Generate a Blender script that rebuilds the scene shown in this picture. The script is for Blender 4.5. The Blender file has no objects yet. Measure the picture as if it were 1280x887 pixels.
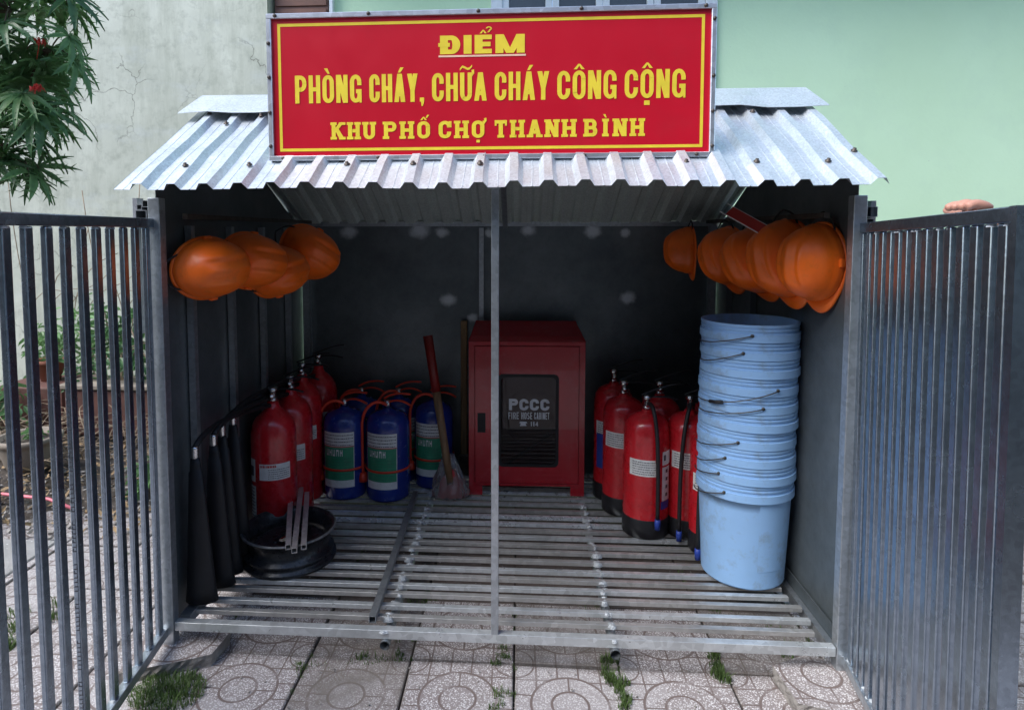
import bpy, math, random
from mathutils import Vector, Matrix
rnd = random.Random(7)
sc = bpy.context.scene
col = sc.collection
PI = math.pi
# ------------------------------------------------------------------ camera
cam_d = bpy.data.cameras.new('camera'); cam = bpy.data.objects.new('camera', cam_d); col.objects.link(cam)
yaw, pit, roll = -.0615, -.0677, -.0003
fw = Vector((math.sin(yaw)*math.cos(pit), math.cos(yaw)*math.cos(pit), math.sin(pit)))
r_ = Vector((math.cos(yaw), -math.sin(yaw), 0)); u_ = r_.cross(fw)
R_ = math.cos(roll)*r_ + math.sin(roll)*u_; U_ = -math.sin(roll)*r_ + math.cos(roll)*u_
M = Matrix((R_, U_, -fw)).transposed().to_4x4(); M.translation = Vector((.963, -1.6505, 1.1725))
cam.matrix_world = M
cam_d.sensor_width = 36; cam_d.lens = 799.9/1280*36
cam_d.shift_x = (640-600.44)/1280; cam_d.shift_y = (344.07-443.5)/1280
cam_d.clip_start = .05; cam_d.clip_end = 300
sc.camera = cam
# ------------------------------------------------------------------ world, sun, exposure
sun_dir = Vector((-.55, -.34, .76)).normalized()          # towards the sun
w = bpy.data.worlds.new('World'); sc.world = w; w.use_nodes = True
nt = w.node_tree; bg = nt.nodes['Background']
sky = nt.nodes.new('ShaderNodeTexSky'); sky.sky_type = 'NISHITA'; sky.sun_disc = False
sky.sun_elevation = math.asin(sun_dir.z); sky.sun_rotation = math.atan2(sun_dir.x, sun_dir.y)
sky.air_density = 1.0; sky.dust_density = 1.2; sky.ozone_density = 2.5
nt.links.new(sky.outputs[0], bg.inputs[0]); bg.inputs[1].default_value = .15
sd = bpy.data.lights.new('sun', 'SUN'); sd.energy = 2.0; sd.angle = math.radians(40); sd.color = (1, .98, .95)
so = bpy.data.objects.new('sun', sd); col.objects.link(so)
so.rotation_euler = sun_dir.to_track_quat('Z', 'Y').to_euler()
sc.view_settings.view_transform = 'Standard'; sc.view_settings.look = 'None'
sc.view_settings.exposure = 1.12; sc.view_settings.gamma = 1
sc.cycles.max_bounces = 6

# ------------------------------------------------------------------ helpers
class MB:
    def __init__(s): s.v = []; s.f = []; s.sm = []
    def add(s, vs, fs, smooth=False):
        o = len(s.v); s.v += [tuple(v) for v in vs]
        for f in fs: s.f.append(tuple(i+o for i in f)); s.sm.append(smooth)
        return s
    def box(s, a, b, M=None):
        x0, y0, z0 = a; x1, y1, z1 = b
        vs = [Vector(p) for p in ((x0,y0,z0),(x1,y0,z0),(x1,y1,z0),(x0,y1,z0),(x0,y0,z1),(x1,y0,z1),(x1,y1,z1),(x0,y1,z1))]
        if M is not None: vs = [M @ v for v in vs]
        return s.add(vs, [(3,2,1,0),(4,5,6,7),(0,1,5,4),(1,2,6,5),(2,3,7,6),(3,0,4,7)])
    def bbox(s, a, b, c=.003, M=None):
        """box with bevelled edges"""
        x0, y0, z0 = a; x1, y1, z1 = b; vs = []; 
        cx, cy, cz = (x0+x1)/2, (y0+y1)/2, (z0+z1)/2; hx, hy, hz = (x1-x0)/2, (y1-y0)/2, (z1-z0)/2
        c = min(c, hx*.45, hy*.45, hz*.45)
        idx = {}
        for sx in (-1, 1):
            for sy in (-1, 1):
                for sz in (-1, 1):
                    for ax in range(3):
                        p = [cx+sx*(hx-(0 if ax == 0 else c)), cy+sy*(hy-(0 if ax == 1 else c)), cz+sz*(hz-(0 if ax == 2 else c))]
                        idx[(sx, sy, sz, ax)] = len(vs); vs.append(Vector(p) if M is None else M @ Vector(p))
        fs = []
        def q(k, flip): fs.append(tuple(reversed(k)) if flip else tuple(k))
        for sx in (-1, 1): q([idx[(sx,-1,-1,0)], idx[(sx,1,-1,0)], idx[(sx,1,1,0)], idx[(sx,-1,1,0)]], sx < 0)
        for sy in (-1, 1): q([idx[(-1,sy,-1,1)], idx[(1,sy,-1,1)], idx[(1,sy,1,1)], idx[(-1,sy,1,1)]], sy > 0)
        for sz in (-1, 1): q([idx[(-1,-1,sz,2)], idx[(1,-1,sz,2)], idx[(1,1,sz,2)], idx[(-1,1,sz,2)]], sz < 0)
        for a1 in (-1, 1):
            for a2 in (-1, 1):
                q([idx[(a1,a2,-1,0)], idx[(a1,a2,-1,1)], idx[(a1,a2,1,1)], idx[(a1,a2,1,0)]], a1*a2 < 0)
                q([idx[(a1,-1,a2,0)], idx[(a1,-1,a2,2)], idx[(a1,1,a2,2)], idx[(a1,1,a2,0)]], a1*a2 > 0)
                q([idx[(-1,a1,a2,1)], idx[(-1,a1,a2,2)], idx[(1,a1,a2,2)], idx[(1,a1,a2,1)]], a1*a2 < 0)
                for a3 in (-1, 1): q([idx[(a1,a2,a3,0)], idx[(a1,a2,a3,1)], idx[(a1,a2,a3,2)]], a1*a2*a3 < 0)
        return s.add(vs, fs)
    def bar(s, p0, p1, w, h, up=(0,0,1), wall=0):
        """rectangular bar (open tube when wall > 0) between two points"""
        p0, p1 = Vector(p0), Vector(p1); d = (p1-p0).normalized(); up = Vector(up)
        sx = d.cross(up).normalized(); sy = sx.cross(d).normalized()
        R = [(-1,-1),(1,-1),(1,1),(-1,1)]
        o0 = [p0+sx*a*w/2+sy*b*h/2 for a, b in R]; o1 = [p1+sx*a*w/2+sy*b*h/2 for a, b in R]
        if not wall:
            return s.add(o0+o1, [(3,2,1,0),(4,5,6,7)]+[(i,(i+1)%4,(i+1)%4+4,i+4) for i in range(4)])
        i0 = [p0+sx*a*(w/2-wall)+sy*b*(h/2-wall) for a, b in R]; i1 = [p1+sx*a*(w/2-wall)+sy*b*(h/2-wall) for a, b in R]
        fs = []
        for i in range(4):
            j = (i+1) % 4
            fs += [(i,j,j+4,i+4), (j+8,i+8,i+12,j+12), (j,i,i+8,j+8), (i+4,j+4,j+12,i+12)]
        return s.add(o0+o1+i0+i1, fs)
    def tube(s, pts, r, n=8, cap=True, flat=1.0):
        pts = [Vector(p) for p in pts]; m = len(pts); rr = r if isinstance(r, (list, tuple)) else [r]*m
        t0 = (pts[1]-pts[0]).normalized(); a = Vector((0,0,1)) if abs(t0.z) < .9 else Vector((1,0,0))
        nrm = t0.cross(a).normalized(); vs = []
        for i, p in enumerate(pts):
            t = (pts[min(i+1, m-1)]-pts[max(i-1, 0)]).normalized()
            nrm = (nrm - t*nrm.dot(t)).normalized(); b = t.cross(nrm)
            for k in range(n):
                an = 2*PI*k/n; vs.append(p+(nrm*math.cos(an)+b*math.sin(an)*flat)*rr[i])
        fs = [(i*n+k, i*n+(k+1)%n, (i+1)*n+(k+1)%n, (i+1)*n+k) for i in range(m-1) for k in range(n)]
        s.add(vs, fs, True)
        if cap:
            o = len(s.v)-len(vs)
            s.f.append(tuple(o+k for k in reversed(range(n)))); s.sm.append(False)
            s.f.append(tuple(o+(m-1)*n+k for k in range(n))); s.sm.append(False)
        return s
    def lathe(s, prof, n=32, c=(0,0,0), a0=0, a1=2*PI, smooth=True, M=None):
        full = abs(a1-a0-2*PI) < 1e-6; k_ = n if full else n+1; vs = []
        for r, z in prof:
            for k in range(k_):
                a = a0+(a1-a0)*k/n; v = Vector((c[0]+r*math.cos(a), c[1]+r*math.sin(a), c[2]+z))
                vs.append(M @ v if M is not None else v)
        fs = []
        for i in range(len(prof)-1):
            for k in range(n):
                k2 = (k+1) % k_ if full else k+1
                fs.append((i*k_+k, i*k_+k2, (i+1)*k_+k2, (i+1)*k_+k))
        return s.add(vs, fs, smooth)
    def bands(s, prof, n=56):
        for a, b_ in zip(prof[:-1], prof[1:]): s.lathe([a, b_], n)
        return s
    def poly(s, pts):
        return s.add(pts, [tuple(range(len(pts)))])
    def build(s, name, mat, parent=None, bevel=0):
        me = bpy.data.meshes.new(name); me.from_pydata(s.v, [], s.f); me.validate(); me.update()
        me.polygons.foreach_set('use_smooth', s.sm if len(s.sm) == len(me.polygons) else [False]*len(me.polygons))
        if mat: me.materials.append(mat)
        o = bpy.data.objects.new(name, me); col.objects.link(o)
        if parent is not None: o.parent = parent
        if bevel:
            b = o.modifiers.new('bevel', 'BEVEL'); b.width = bevel; b.segments = 3; b.harden_normals = False; b.limit_method = 'ANGLE'
        return o
def tag(o, label=None, cat=None, group=None, kind=None):
    if label: o['label'] = label
    if cat: o['category'] = cat
    if group: o['group'] = group
    if kind: o['kind'] = kind
    return o
def empty(name, loc=(0,0,0), rz=0, label=None, cat=None, group=None, rot=None):
    o = bpy.data.objects.new(name, None); col.objects.link(o); o.location = loc
    o.rotation_euler = rot if rot else (0, 0, rz); o.empty_display_size = .1
    return tag(o, label, cat, group)
def linked(src, parent=None, loc=(0,0,0), rot=(0,0,0), scale=(1,1,1)):
    c = src.copy(); col.objects.link(c); c.parent = parent; c.location = loc; c.rotation_euler = rot; c.scale = scale
    return c
def copy_tree(o, parent=None):
    c = o.copy(); col.objects.link(c); c.parent = parent
    for ch in list(o.children): copy_tree(ch, c)
    return c
def bez(p0, p1, p2, p3, n=14):
    p0, p1, p2, p3 = map(Vector, (p0, p1, p2, p3)); o = []
    for i in range(n+1):
        t = i/n; o.append(p0*(1-t)**3+p1*3*t*(1-t)**2+p2*3*t*t*(1-t)+p3*t**3)
    return o

# ------------------------------------------------------------------ materials
def newmat(name):
    m = bpy.data.materials.new(name); m.use_nodes = True; n = m.node_tree
    return m, n, n.nodes['Principled BSDF']
def setin(nt_, sock, v):
    if isinstance(v, bpy.types.NodeSocket): nt_.links.new(v, sock)
    else: sock.default_value = v
class G:
    """tiny node graph helper"""
    def __init__(s, n): s.n = n
    def node(s, t, **k):
        o = s.n.nodes.new(t)
        for a, b in k.items(): setattr(o, a, b)
        return o
    def math(s, op, a, b=0, clamp=False):
        o = s.node('ShaderNodeMath', operation=op, use_clamp=clamp); setin(s.n, o.inputs[0], a); setin(s.n, o.inputs[1], b); return o.outputs[0]
    def mix(s, f, a, b, mode='MIX'):
        o = s.node('ShaderNodeMix', data_type='RGBA', blend_type=mode)
        setin(s.n, o.inputs[0], f)
        for i, v in ((6, a), (7, b)):
            if isinstance(v, tuple) and len(v) == 3: v = v+(1,)
            setin(s.n, o.inputs[i], v)
        return o.outputs[2]
    def noise(s, scale, vec=None, detail=4, rough=.6, stretch=None):
        if vec is None: vec = s.node('ShaderNodeTexCoord').outputs['Object']
        if stretch:
            mp = s.node('ShaderNodeMapping'); mp.inputs['Scale'].default_value = stretch; s.n.links.new(vec, mp.inputs[0]); vec = mp.outputs[0]
        o = s.node('ShaderNodeTexNoise'); o.inputs['Scale'].default_value = scale; o.inputs['Detail'].default_value = detail
        o.inputs['Roughness'].default_value = rough; s.n.links.new(vec, o.inputs['Vector']); return o.outputs[0]
    def ramp(s, v, lo, hi):
        o = s.node('ShaderNodeMapRange'); setin(s.n, o.inputs[0], v); o.inputs[1].default_value = lo; o.inputs[2].default_value = hi; return o.outputs[0]
    def bump(s, h, dist=.002, strength=1):
        o = s.node('ShaderNodeBump'); o.inputs['Distance'].default_value = dist; o.inputs['Strength'].default_value = strength
        s.n.links.new(h, o.inputs['Height']); return o.outputs[0]
def world_pos(g): return g.node('ShaderNodeNewGeometry').outputs['Position']
def paint(name, c, rough=.4, metal=0, var=.15, scale=8, bump=.0005, bscale=60, dirt=None, dirtamt=.4, coat=0, spec=None, stretch=None, sub=0, trans=0):
    m, n, b = newmat(name); g = G(n)
    f = g.noise(scale, stretch=stretch); dark = tuple(x*(1-var) for x in c); light = tuple(min(1, x*(1+var)) for x in c)
    cc = g.mix(g.ramp(f, .3, .7), dark, light)
    if dirt:
        cc = g.mix(g.math('MULTIPLY', g.ramp(g.noise(scale*2.3, detail=8, rough=.7), .52, .72), dirtamt), cc, dirt)
    n.links.new(cc, b.inputs['Base Color'])
    n.links.new(g.ramp(g.noise(scale*3), -.6/max(rough,.05)*.15+.0, 1.0), b.inputs['Roughness']) if False else None
    rr = g.node('ShaderNodeMapRange'); n.links.new(g.noise(scale*4), rr.inputs[0]); rr.inputs[3].default_value = max(.03, rough*.8); rr.inputs[4].default_value = min(1, rough*1.25)
    n.links.new(rr.outputs[0], b.inputs['Roughness'])
    b.inputs['Metallic'].default_value = metal
    if coat: b.inputs['Coat Weight'].default_value = coat
    if bump: n.links.new(g.bump(g.noise(bscale, detail=3), bump), b.inputs['Normal'])
    if trans: b.inputs['Transmission Weight'].default_value = trans
    if sub: b.inputs['Subsurface Weight'].default_value = sub; b.inputs['Subsurface Radius'].default_value = (.02, .01, .005)
    return m
def zinc(name, base=.5, rough=.38, metal=.85, tint=(.93, 1, 1.06), spangle=60, stretch=(1,1,1), wear=.5, bump=.0006):
    """galvanised steel: soft spangle, streaks, dull patches, a little brownish dirt"""
    m, n, b = newmat(name); g = G(n)
    tc = g.node('ShaderNodeTexCoord').outputs['Object']
    sp = g.node('ShaderNodeTexVoronoi'); sp.inputs['Scale'].default_value = spangle
    mp = g.node('ShaderNodeMapping'); mp.inputs['Scale'].default_value = stretch; n.links.new(tc, mp.inputs[0]); n.links.new(mp.outputs[0], sp.inputs['Vector'])
    bw = g.node('ShaderNodeRGBToBW'); n.links.new(sp.outputs['Color'], bw.inputs[0])
    c0 = tuple(base*.82*t for t in tint); c1 = tuple(base*1.15*t for t in tint)
    cc = g.mix(bw.outputs[0], c0, c1)
    ns = g.noise(6, tc, 8, .7)
    cc = g.mix(g.math('MULTIPLY', g.ramp(ns, .45, .75), wear), cc, tuple(base*.62*t for t in tint))
    cc = g.mix(g.math('MULTIPLY', g.ramp(g.noise(23, tc, 8, .75), .6, .8), wear*.35), cc, (base*.55, base*.47, base*.38))
    n.links.new(cc, b.inputs['Base Color']); b.inputs['Metallic'].default_value = metal
    rr = g.node('ShaderNodeMapRange'); n.links.new(g.noise(18, tc, 6), rr.inputs[0]); rr.inputs[3].default_value = rough*.7; rr.inputs[4].default_value = min(1, rough*1.5)
    n.links.new(rr.outputs[0], b.inputs['Roughness'])
    n.links.new(g.bump(g.noise(9, tc, 5), bump), b.inputs['Normal'])
    return m
MT = {}
MT['tube'] = zinc('galvanised_tube', .5, .34, .85, spangle=90)
MT['bar'] = zinc('galvanised_gate_tube', .45, .23, .96, tint=(.82, .97, 1.14), spangle=120, wear=.25)
MT['floorbar'] = zinc('galvanised_floor_tube', .62, .28, .55, tint=(.95, 1, 1.02), wear=.8)
MT['roof'] = zinc('zinc_roof_sheet', .68, .42, .65, tint=(.92, 1, 1.06), spangle=220, wear=.25)
MT['roofback_lit'] = zinc('back_roof_sheet_lit_tint', .72, .42, .4, tint=(.90, 1, .93), spangle=220, wear=.3)  # copy of roof zinc, underside light and mint wall reflection put into its colour
MT['alu'] = zinc('aluminium_trim', .75, .3, .8, tint=(.95, .98, 1.05), wear=.2)
MT['rusty'] = paint('dark_worn_steel', (.09,.075,.065), .5, .6, .4, 40)
MT['black'] = paint('black_rubber', (.008,.008,.010), .55, 0, .4, 20, .0006, 90)
MT['blackpl'] = paint('black_plastic', (.015,.015,.018), .35, 0, .3, 10)
MT['red'] = paint('red_cylinder_paint', (.52,.012,.02), .27, 0, .16, 7, .0003, 30, dirt=(.2,.02,.02), dirtamt=.4, coat=.4)
MT['redcab'] = paint('red_cabinet_paint', (.40,.008,.018), .24, 0, .16, 5, .0006, 9, dirt=(.5,.12,.14), dirtamt=.25, coat=.5)
MT['redpl'] = paint('red_orange_plastic', (.66,.05,.02), .4, 0, .15, 20)
MT['blue'] = paint('dark_blue_cylinder_paint', (.012,.035,.24), .25, 0, .15, 9, .0003, 30, dirt=(.15,.15,.2), dirtamt=.2, coat=.4)
MT['white'] = paint('white_label_paper', (.72,.72,.7), .5, 0, .1, 40, dirt=(.4,.38,.34), dirtamt=.5)
MT['green'] = paint('green_label_print', (.03,.27,.14), .45, 0, .12, 30, dirt=(.2,.3,.25), dirtamt=.3)
MT['ink'] = paint('dark_print', (.06,.06,.07), .5)
MT['redink'] = paint('red_print', (.5,.04,.03), .5)
MT['bluelab'] = paint('blue_label_print', (.02,.05,.30), .45)
MT['orange'] = paint('orange_helmet_plastic', (1.0,.16,.01), .38, 0, .1, 9, .0004, 25, dirt=(.4,.1,.02), dirtamt=.35, sub=.1)
MT['bucket'] = paint('pale_blue_bucket_plastic', (.28,.48,.76), .42, 0, .07, 6, .0005, 20, dirt=(.20,.25,.31), dirtamt=.75, sub=.05)
MT['wire'] = paint('bucket_wire', (.10,.09,.08), .45, .7, .3, 60)
MT['wood'] = paint('worn_wood', (.24,.14,.07), .6, 0, .35, 14, .001, 60, stretch=(6,6,.6), dirt=(.08,.05,.03))
MT['wood2'] = paint('pale_wood', (.30,.19,.09), .6, 0, .3, 14, .001, 60, stretch=(6,6,.6))
MT['chrome'] = paint('bright_metal_fitting', (.6,.6,.6), .2, 1, .2, 60)
MT['whitepaint'] = paint('white_window_frame', (.70,.75,.80), .4, 0, .06, 6, dirt=(.45,.47,.48), dirtamt=.4)
MT['brownshut'] = paint('brown_shutter', (.14,.06,.04), .5, 0, .2, 8)
MT['terra'] = paint('terracotta', (.11,.045,.035), .75, 0, .3, 10, .002, 40, dirt=(.1,.08,.06))
MT['potbeige'] = paint('beige_cement_pot', (.25,.21,.17), .8, 0, .2, 10, .002, 50, dirt=(.16,.13,.1))
MT['bark'] = paint('bark', (.12,.085,.06), .85, 0, .4, 30, .004, 60)
MT['twig'] = paint('dry_twig', (.25,.19,.13), .85, 0, .4, 30)
MT['leaf'] = paint('leaf_green', (.14,.28,.11), .38, 0, .35, 9, .0005, 60, trans=0)
MT['leaf2'] = paint('leaf_light_green', (.14,.27,.10), .4, 0, .35, 9)
MT['leaf3'] = paint('leaf_dark_green', (.08,.18,.07), .36, 0, .35, 9)
MT['leafdry'] = paint('leaf_dry', (.25,.17,.09), .8, 0, .4, 40)
MT['flower'] = paint('red_flower', (.75,.07,.05), .5, 0, .2, 20)
MT['grass'] = paint('grass_blade', (.10,.16,.045), .5, 0, .45, 30)
MT['skin'] = paint('skin', (.50,.25,.18), .5, 0, .1, 20, .0006, 200, sub=.1)
MT['cloth'] = paint('grey_shirt_cloth', (.16,.19,.22), .85, 0, .15, 12, .001, 300)
MT['trouser'] = paint('dark_trouser_cloth', (.03,.035,.05), .85, 0, .2, 12, .001, 300)
MT['hair'] = paint('black_hair', (.012,.01,.01), .5, 0, .3, 60, .002, 200)
MT['film'] = paint('clear_plastic_film', (.75,.72,.72), .15, 0, .1, 20, .004, 60, trans=.85)
MT['pink'] = paint('pink_plastic_string', (.7,.18,.22), .4)
MT['stone'] = paint('broken_concrete', (.26,.24,.22), .9, 0, .3, 20, .006, 60, dirt=(.1,.09,.08))

def leafize(m, amt=.35):
    b = m.node_tree.nodes['Principled BSDF']; out = m.node_tree.nodes['Material Output']; n = m.node_tree
    tr = n.nodes.new('ShaderNodeBsdfTranslucent'); mx = n.nodes.new('ShaderNodeMixShader'); mx.inputs[0].default_value = amt
    src = b.inputs['Base Color'].links[0].from_socket
    n.links.new(src, tr.inputs[0]); n.links.new(b.outputs[0], mx.inputs[1]); n.links.new(tr.outputs[0], mx.inputs[2]); n.links.new(mx.outputs[0], out.inputs[0])
for k in ('leaf', 'leaf2', 'leaf3', 'grass'): leafize(MT[k])

def mat_inner_sheet():
    """inner galvanised sheet: grey steel with sprayed pale zinc blotches over the welds"""
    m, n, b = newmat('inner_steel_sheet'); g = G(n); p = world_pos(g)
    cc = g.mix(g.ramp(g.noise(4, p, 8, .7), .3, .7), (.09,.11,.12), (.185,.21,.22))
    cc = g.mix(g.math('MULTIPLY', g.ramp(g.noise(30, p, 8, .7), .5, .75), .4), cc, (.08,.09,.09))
    sep = g.node('ShaderNodeSeparateXYZ'); n.links.new(p, sep.inputs[0]); blot = None
    nz = g.math('MULTIPLY', g.math('SUBTRACT', g.noise(24, p, 6, .7), .5), .045)
    for bx, bz, br in ((.645, .87, .045), (.755, .79, .035), (1.435, .885, .045), (.83, 1.17, .03), (1.0, 1.18, .04), (1.28, 1.175, .05), (1.42, 1.17, .03), (.52, 1.18, .06), (.62, 1.17, .04), (.2, 1.175, .05)):
        d = g.math('SQRT', g.math('ADD', g.math('POWER', g.math('SUBTRACT', sep.outputs[0], bx), 2), g.math('POWER', g.math('MULTIPLY', g.math('SUBTRACT', sep.outputs[2], bz), 1.25), 2)))
        k = g.node('ShaderNodeMapRange', interpolation_type='SMOOTHSTEP'); n.links.new(g.math('ADD', d, nz), k.inputs[0])
        k.inputs[1].default_value = br*.25; k.inputs[2].default_value = br; k.inputs[3].default_value = 1; k.inputs[4].default_value = 0
        blot = k.outputs[0] if blot is None else g.math('MAXIMUM', blot, k.outputs[0])
    near = g.math('GREATER_THAN', sep.outputs[1], 1.1)
    blot = g.math('MULTIPLY', g.math('MULTIPLY', blot, near), .8)
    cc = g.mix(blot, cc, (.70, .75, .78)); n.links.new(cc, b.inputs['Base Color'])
    n.links.new(g.math('SUBTRACT', .55, g.math('MULTIPLY', blot, .3)), b.inputs['Metallic'])
    b.inputs['Roughness'].default_value = .38
    n.links.new(g.bump(g.noise(5, p, 5), .003), b.inputs['Normal'])
    return m
MT['inner'] = mat_inner_sheet()
def mat_oldwall():
    m, n, b = newmat('old_weathered_plaster'); g = G(n); p = world_pos(g)
    cc = g.mix(g.ramp(g.noise(1.6, p, 8, .65), .3, .7), (.46,.48,.40), (.66,.68,.58))
    st = g.noise(2.2, p, 10, .75, stretch=(2.2, 2.2, .35)); cc = g.mix(g.math('MULTIPLY', g.ramp(st, .44, .72), .62), cc, (.25,.27,.20))
    st2 = g.noise(11, p, 9, .75); cc = g.mix(g.math('MULTIPLY', g.ramp(st2, .5, .7), .6), cc, (.29,.31,.25))
    cc = g.mix(g.math('MULTIPLY', g.ramp(g.noise(2.4, p, 8, .7, stretch=(1,1,2)), .55, .75), .5), cc, (.52,.56,.56))
    # cracks
    v = g.node('ShaderNodeTexVoronoi', feature='DISTANCE_TO_EDGE'); v.inputs['Scale'].default_value = 2.2
    wv = g.node('ShaderNodeVectorMath', operation='ADD'); n.links.new(p, wv.inputs[0])
    nn = g.node('ShaderNodeTexNoise'); nn.inputs['Scale'].default_value = 5; nn.inputs['Detail'].default_value = 6; n.links.new(p, nn.inputs['Vector'])
    sc_ = g.node('ShaderNodeVectorMath', operation='SCALE'); sc_.inputs['Scale'].default_value = .35; n.links.new(nn.outputs['Color'], sc_.inputs[0]); n.links.new(sc_.outputs[0], wv.inputs[1]); n.links.new(wv.outputs[0], v.inputs['Vector'])
    crack = g.math('MULTIPLY', g.math('LESS_THAN', v.outputs['Distance'], .006), g.ramp(g.noise(1.1, p, 2), .48, .6))
    cc = g.mix(g.math('MULTIPLY', crack, .7), cc, (.18,.18,.15))
    n.links.new(cc, b.inputs['Base Color']); b.inputs['Roughness'].default_value = .9
    n.links.new(g.bump(g.math('SUBTRACT', g.noise(14, p, 8, .7), crack), .0018), b.inputs['Normal'])
    return m
MT['oldwall'] = mat_oldwall()
def mat_mint():
    m, n, b = newmat('mint_wall_paint'); g = G(n); p = world_pos(g)
    cc = g.mix(g.ramp(g.noise(.8, p, 6, .6), .3, .7), (.55,.76,.50), (.62,.84,.58))
    cc = g.mix(g.math('MULTIPLY', g.ramp(g.noise(3.1, p, 8, .7), .5, .75), .35), cc, (.50,.68,.50))
    cc = g.mix(g.math('MULTIPLY', g.ramp(g.noise(40, p, 3, .6), .72, .76), .6), cc, (.33,.42,.36))
    n.links.new(cc, b.inputs['Base Color']); b.inputs['Roughness'].default_value = .8
    n.links.new(g.bump(g.noise(45, p, 4), .001), b.inputs['Normal'])
    return m
MT['mint'] = mat_mint()
def mat_tile(dirty=False):
    """terrazzo tile: chips in cement, pressed ring and grid grooves"""
    m, n, b = newmat('terrazzo_paving'); g = G(n)
    tc = g.node('ShaderNodeTexCoord').outputs['Object']; sep = g.node('ShaderNodeSeparateXYZ'); n.links.new(tc, sep.inputs[0])
    x, y = sep.outputs[0], sep.outputs[1]; p = world_pos(g)
    d = g.math('SQRT', g.math('ADD', g.math('MULTIPLY', x, x), g.math('MULTIPLY', y, y)))
    def line(v, c, wd): return g.math('LESS_THAN', g.math('ABSOLUTE', g.math('SUBTRACT', v, c)), wd)
    ring = g.math('MAXIMUM', line(d, .046, .0032), line(d, .098, .0032))
    ax, ay = g.math('ABSOLUTE', x), g.math('ABSOLUTE', y)
    cd = g.math('SQRT', g.math('ADD', g.math('POWER', g.math('SUBTRACT', ax, .14), 2), g.math('POWER', g.math('SUBTRACT', ay, .14), 2)))
    out = g.math('GREATER_THAN', d, .098)
    grid = g.math('MAXIMUM', g.math('MAXIMUM', line(ax, .028, .0022), line(ax, .084, .0022)), g.math('MAXIMUM', line(ay, .028, .0022), line(ay, .084, .0022)))
    mid = g.math('MULTIPLY', g.math('GREATER_THAN', d, .046), line(ax, .0, .0022))
    gr = g.math('MAXIMUM', g.math('MAXIMUM', ring, g.math('MULTIPLY', grid, out)), g.math('MULTIPLY', mid, g.math('LESS_THAN', d, .098)))
    gr = g.math('MAXIMUM', gr, line(cd, .05, .0022))
    v = g.node('ShaderNodeTexVoronoi'); v.inputs['Scale'].default_value = 210; n.links.new(p, v.inputs['Vector'])
    bw = g.node('ShaderNodeRGBToBW'); n.links.new(v.outputs['Color'], bw.inputs[0])
    chip = g.mix(bw.outputs[0], (.40,.38,.385), (.82,.80,.79))
    base = g.mix(g.ramp(v.outputs['Distance'], .28, .5), chip, (.23,.195,.19))
    base = g.mix(g.math('MULTIPLY', g.ramp(g.noise(5, p, 7, .7), .4, .72), .45), base, (.33,.31,.30))
    base = g.mix(g.math('MULTIPLY', g.math('GREATER_THAN', g.noise(1.4, p, 4), .57), .35), base, (.42,.40,.40))
    cc = g.mix(g.math('MULTIPLY', gr, g.ramp(g.noise(12, p, 4), .2, .5)), base, (.15,.115,.105))
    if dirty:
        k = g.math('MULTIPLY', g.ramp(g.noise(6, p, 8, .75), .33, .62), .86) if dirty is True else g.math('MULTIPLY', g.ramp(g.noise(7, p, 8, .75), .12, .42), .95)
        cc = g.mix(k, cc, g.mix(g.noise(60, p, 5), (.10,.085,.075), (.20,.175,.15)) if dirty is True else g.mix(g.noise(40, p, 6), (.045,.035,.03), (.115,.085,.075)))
    # soil creeping in from the joints
    edge = g.math('MAXIMUM', ax, ay); e2 = g.ramp(g.math('ADD', edge, g.math('MULTIPLY', g.noise(16, p, 6, .7), .03)), .145, .16)
    cc = g.mix(g.math('MULTIPLY', e2, .8), cc, (.12,.10,.085))
    n.links.new(cc, b.inputs['Base Color']); b.inputs['Roughness'].default_value = .75
    h = g.math('SUBTRACT', g.math('MULTIPLY', g.noise(120, p, 4), .25), gr); n.links.new(g.bump(h, .0035), b.inputs['Normal'])
    return m
MT['tile'] = mat_tile(); MT['tiledirty'] = mat_tile(True); MT['tileearth'] = mat_tile(2)
def mat_soil(name, c0, c1, scale=14):
    m, n, b = newmat(name); g = G(n); p = world_pos(g)
    cc = g.mix(g.ramp(g.noise(scale, p, 10, .75), .35, .7), c0, c1)
    v = g.node('ShaderNodeTexVoronoi'); v.inputs['Scale'].default_value = 70; n.links.new(p, v.inputs['Vector'])
    cc = g.mix(g.math('MULTIPLY', g.math('LESS_THAN', v.outputs['Distance'], .22), g.ramp(g.noise(7, p, 4), .5, .6)), cc, tuple(min(1, x*2.6) for x in c1))
    n.links.new(cc, b.inputs['Base Color']); b.inputs['Roughness'].default_value = .95
    n.links.new(g.bump(g.noise(30, p, 8, .75), .02), b.inputs['Normal']); return m
MT['soil'] = mat_soil('soil', (.045,.035,.028), (.13,.105,.085)); MT['ground'] = mat_soil('ground_dirt', (.07,.055,.045), (.17,.145,.12), 6)
MT['cement'] = mat_soil('smooth_cement', (.36,.35,.34), (.48,.47,.46), 5)

# ================================================================== SETTING
# ground sheet with soil bed relief behind the left gate
b = MB(); N = 60
b.add([(-40,-40,-.045),(40,-40,-.045),(40,40,-.045),(-40,40,-.045)], [(0,1,2,3)])
tag(b.build('ground', MT['ground']), kind='structure')
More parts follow.
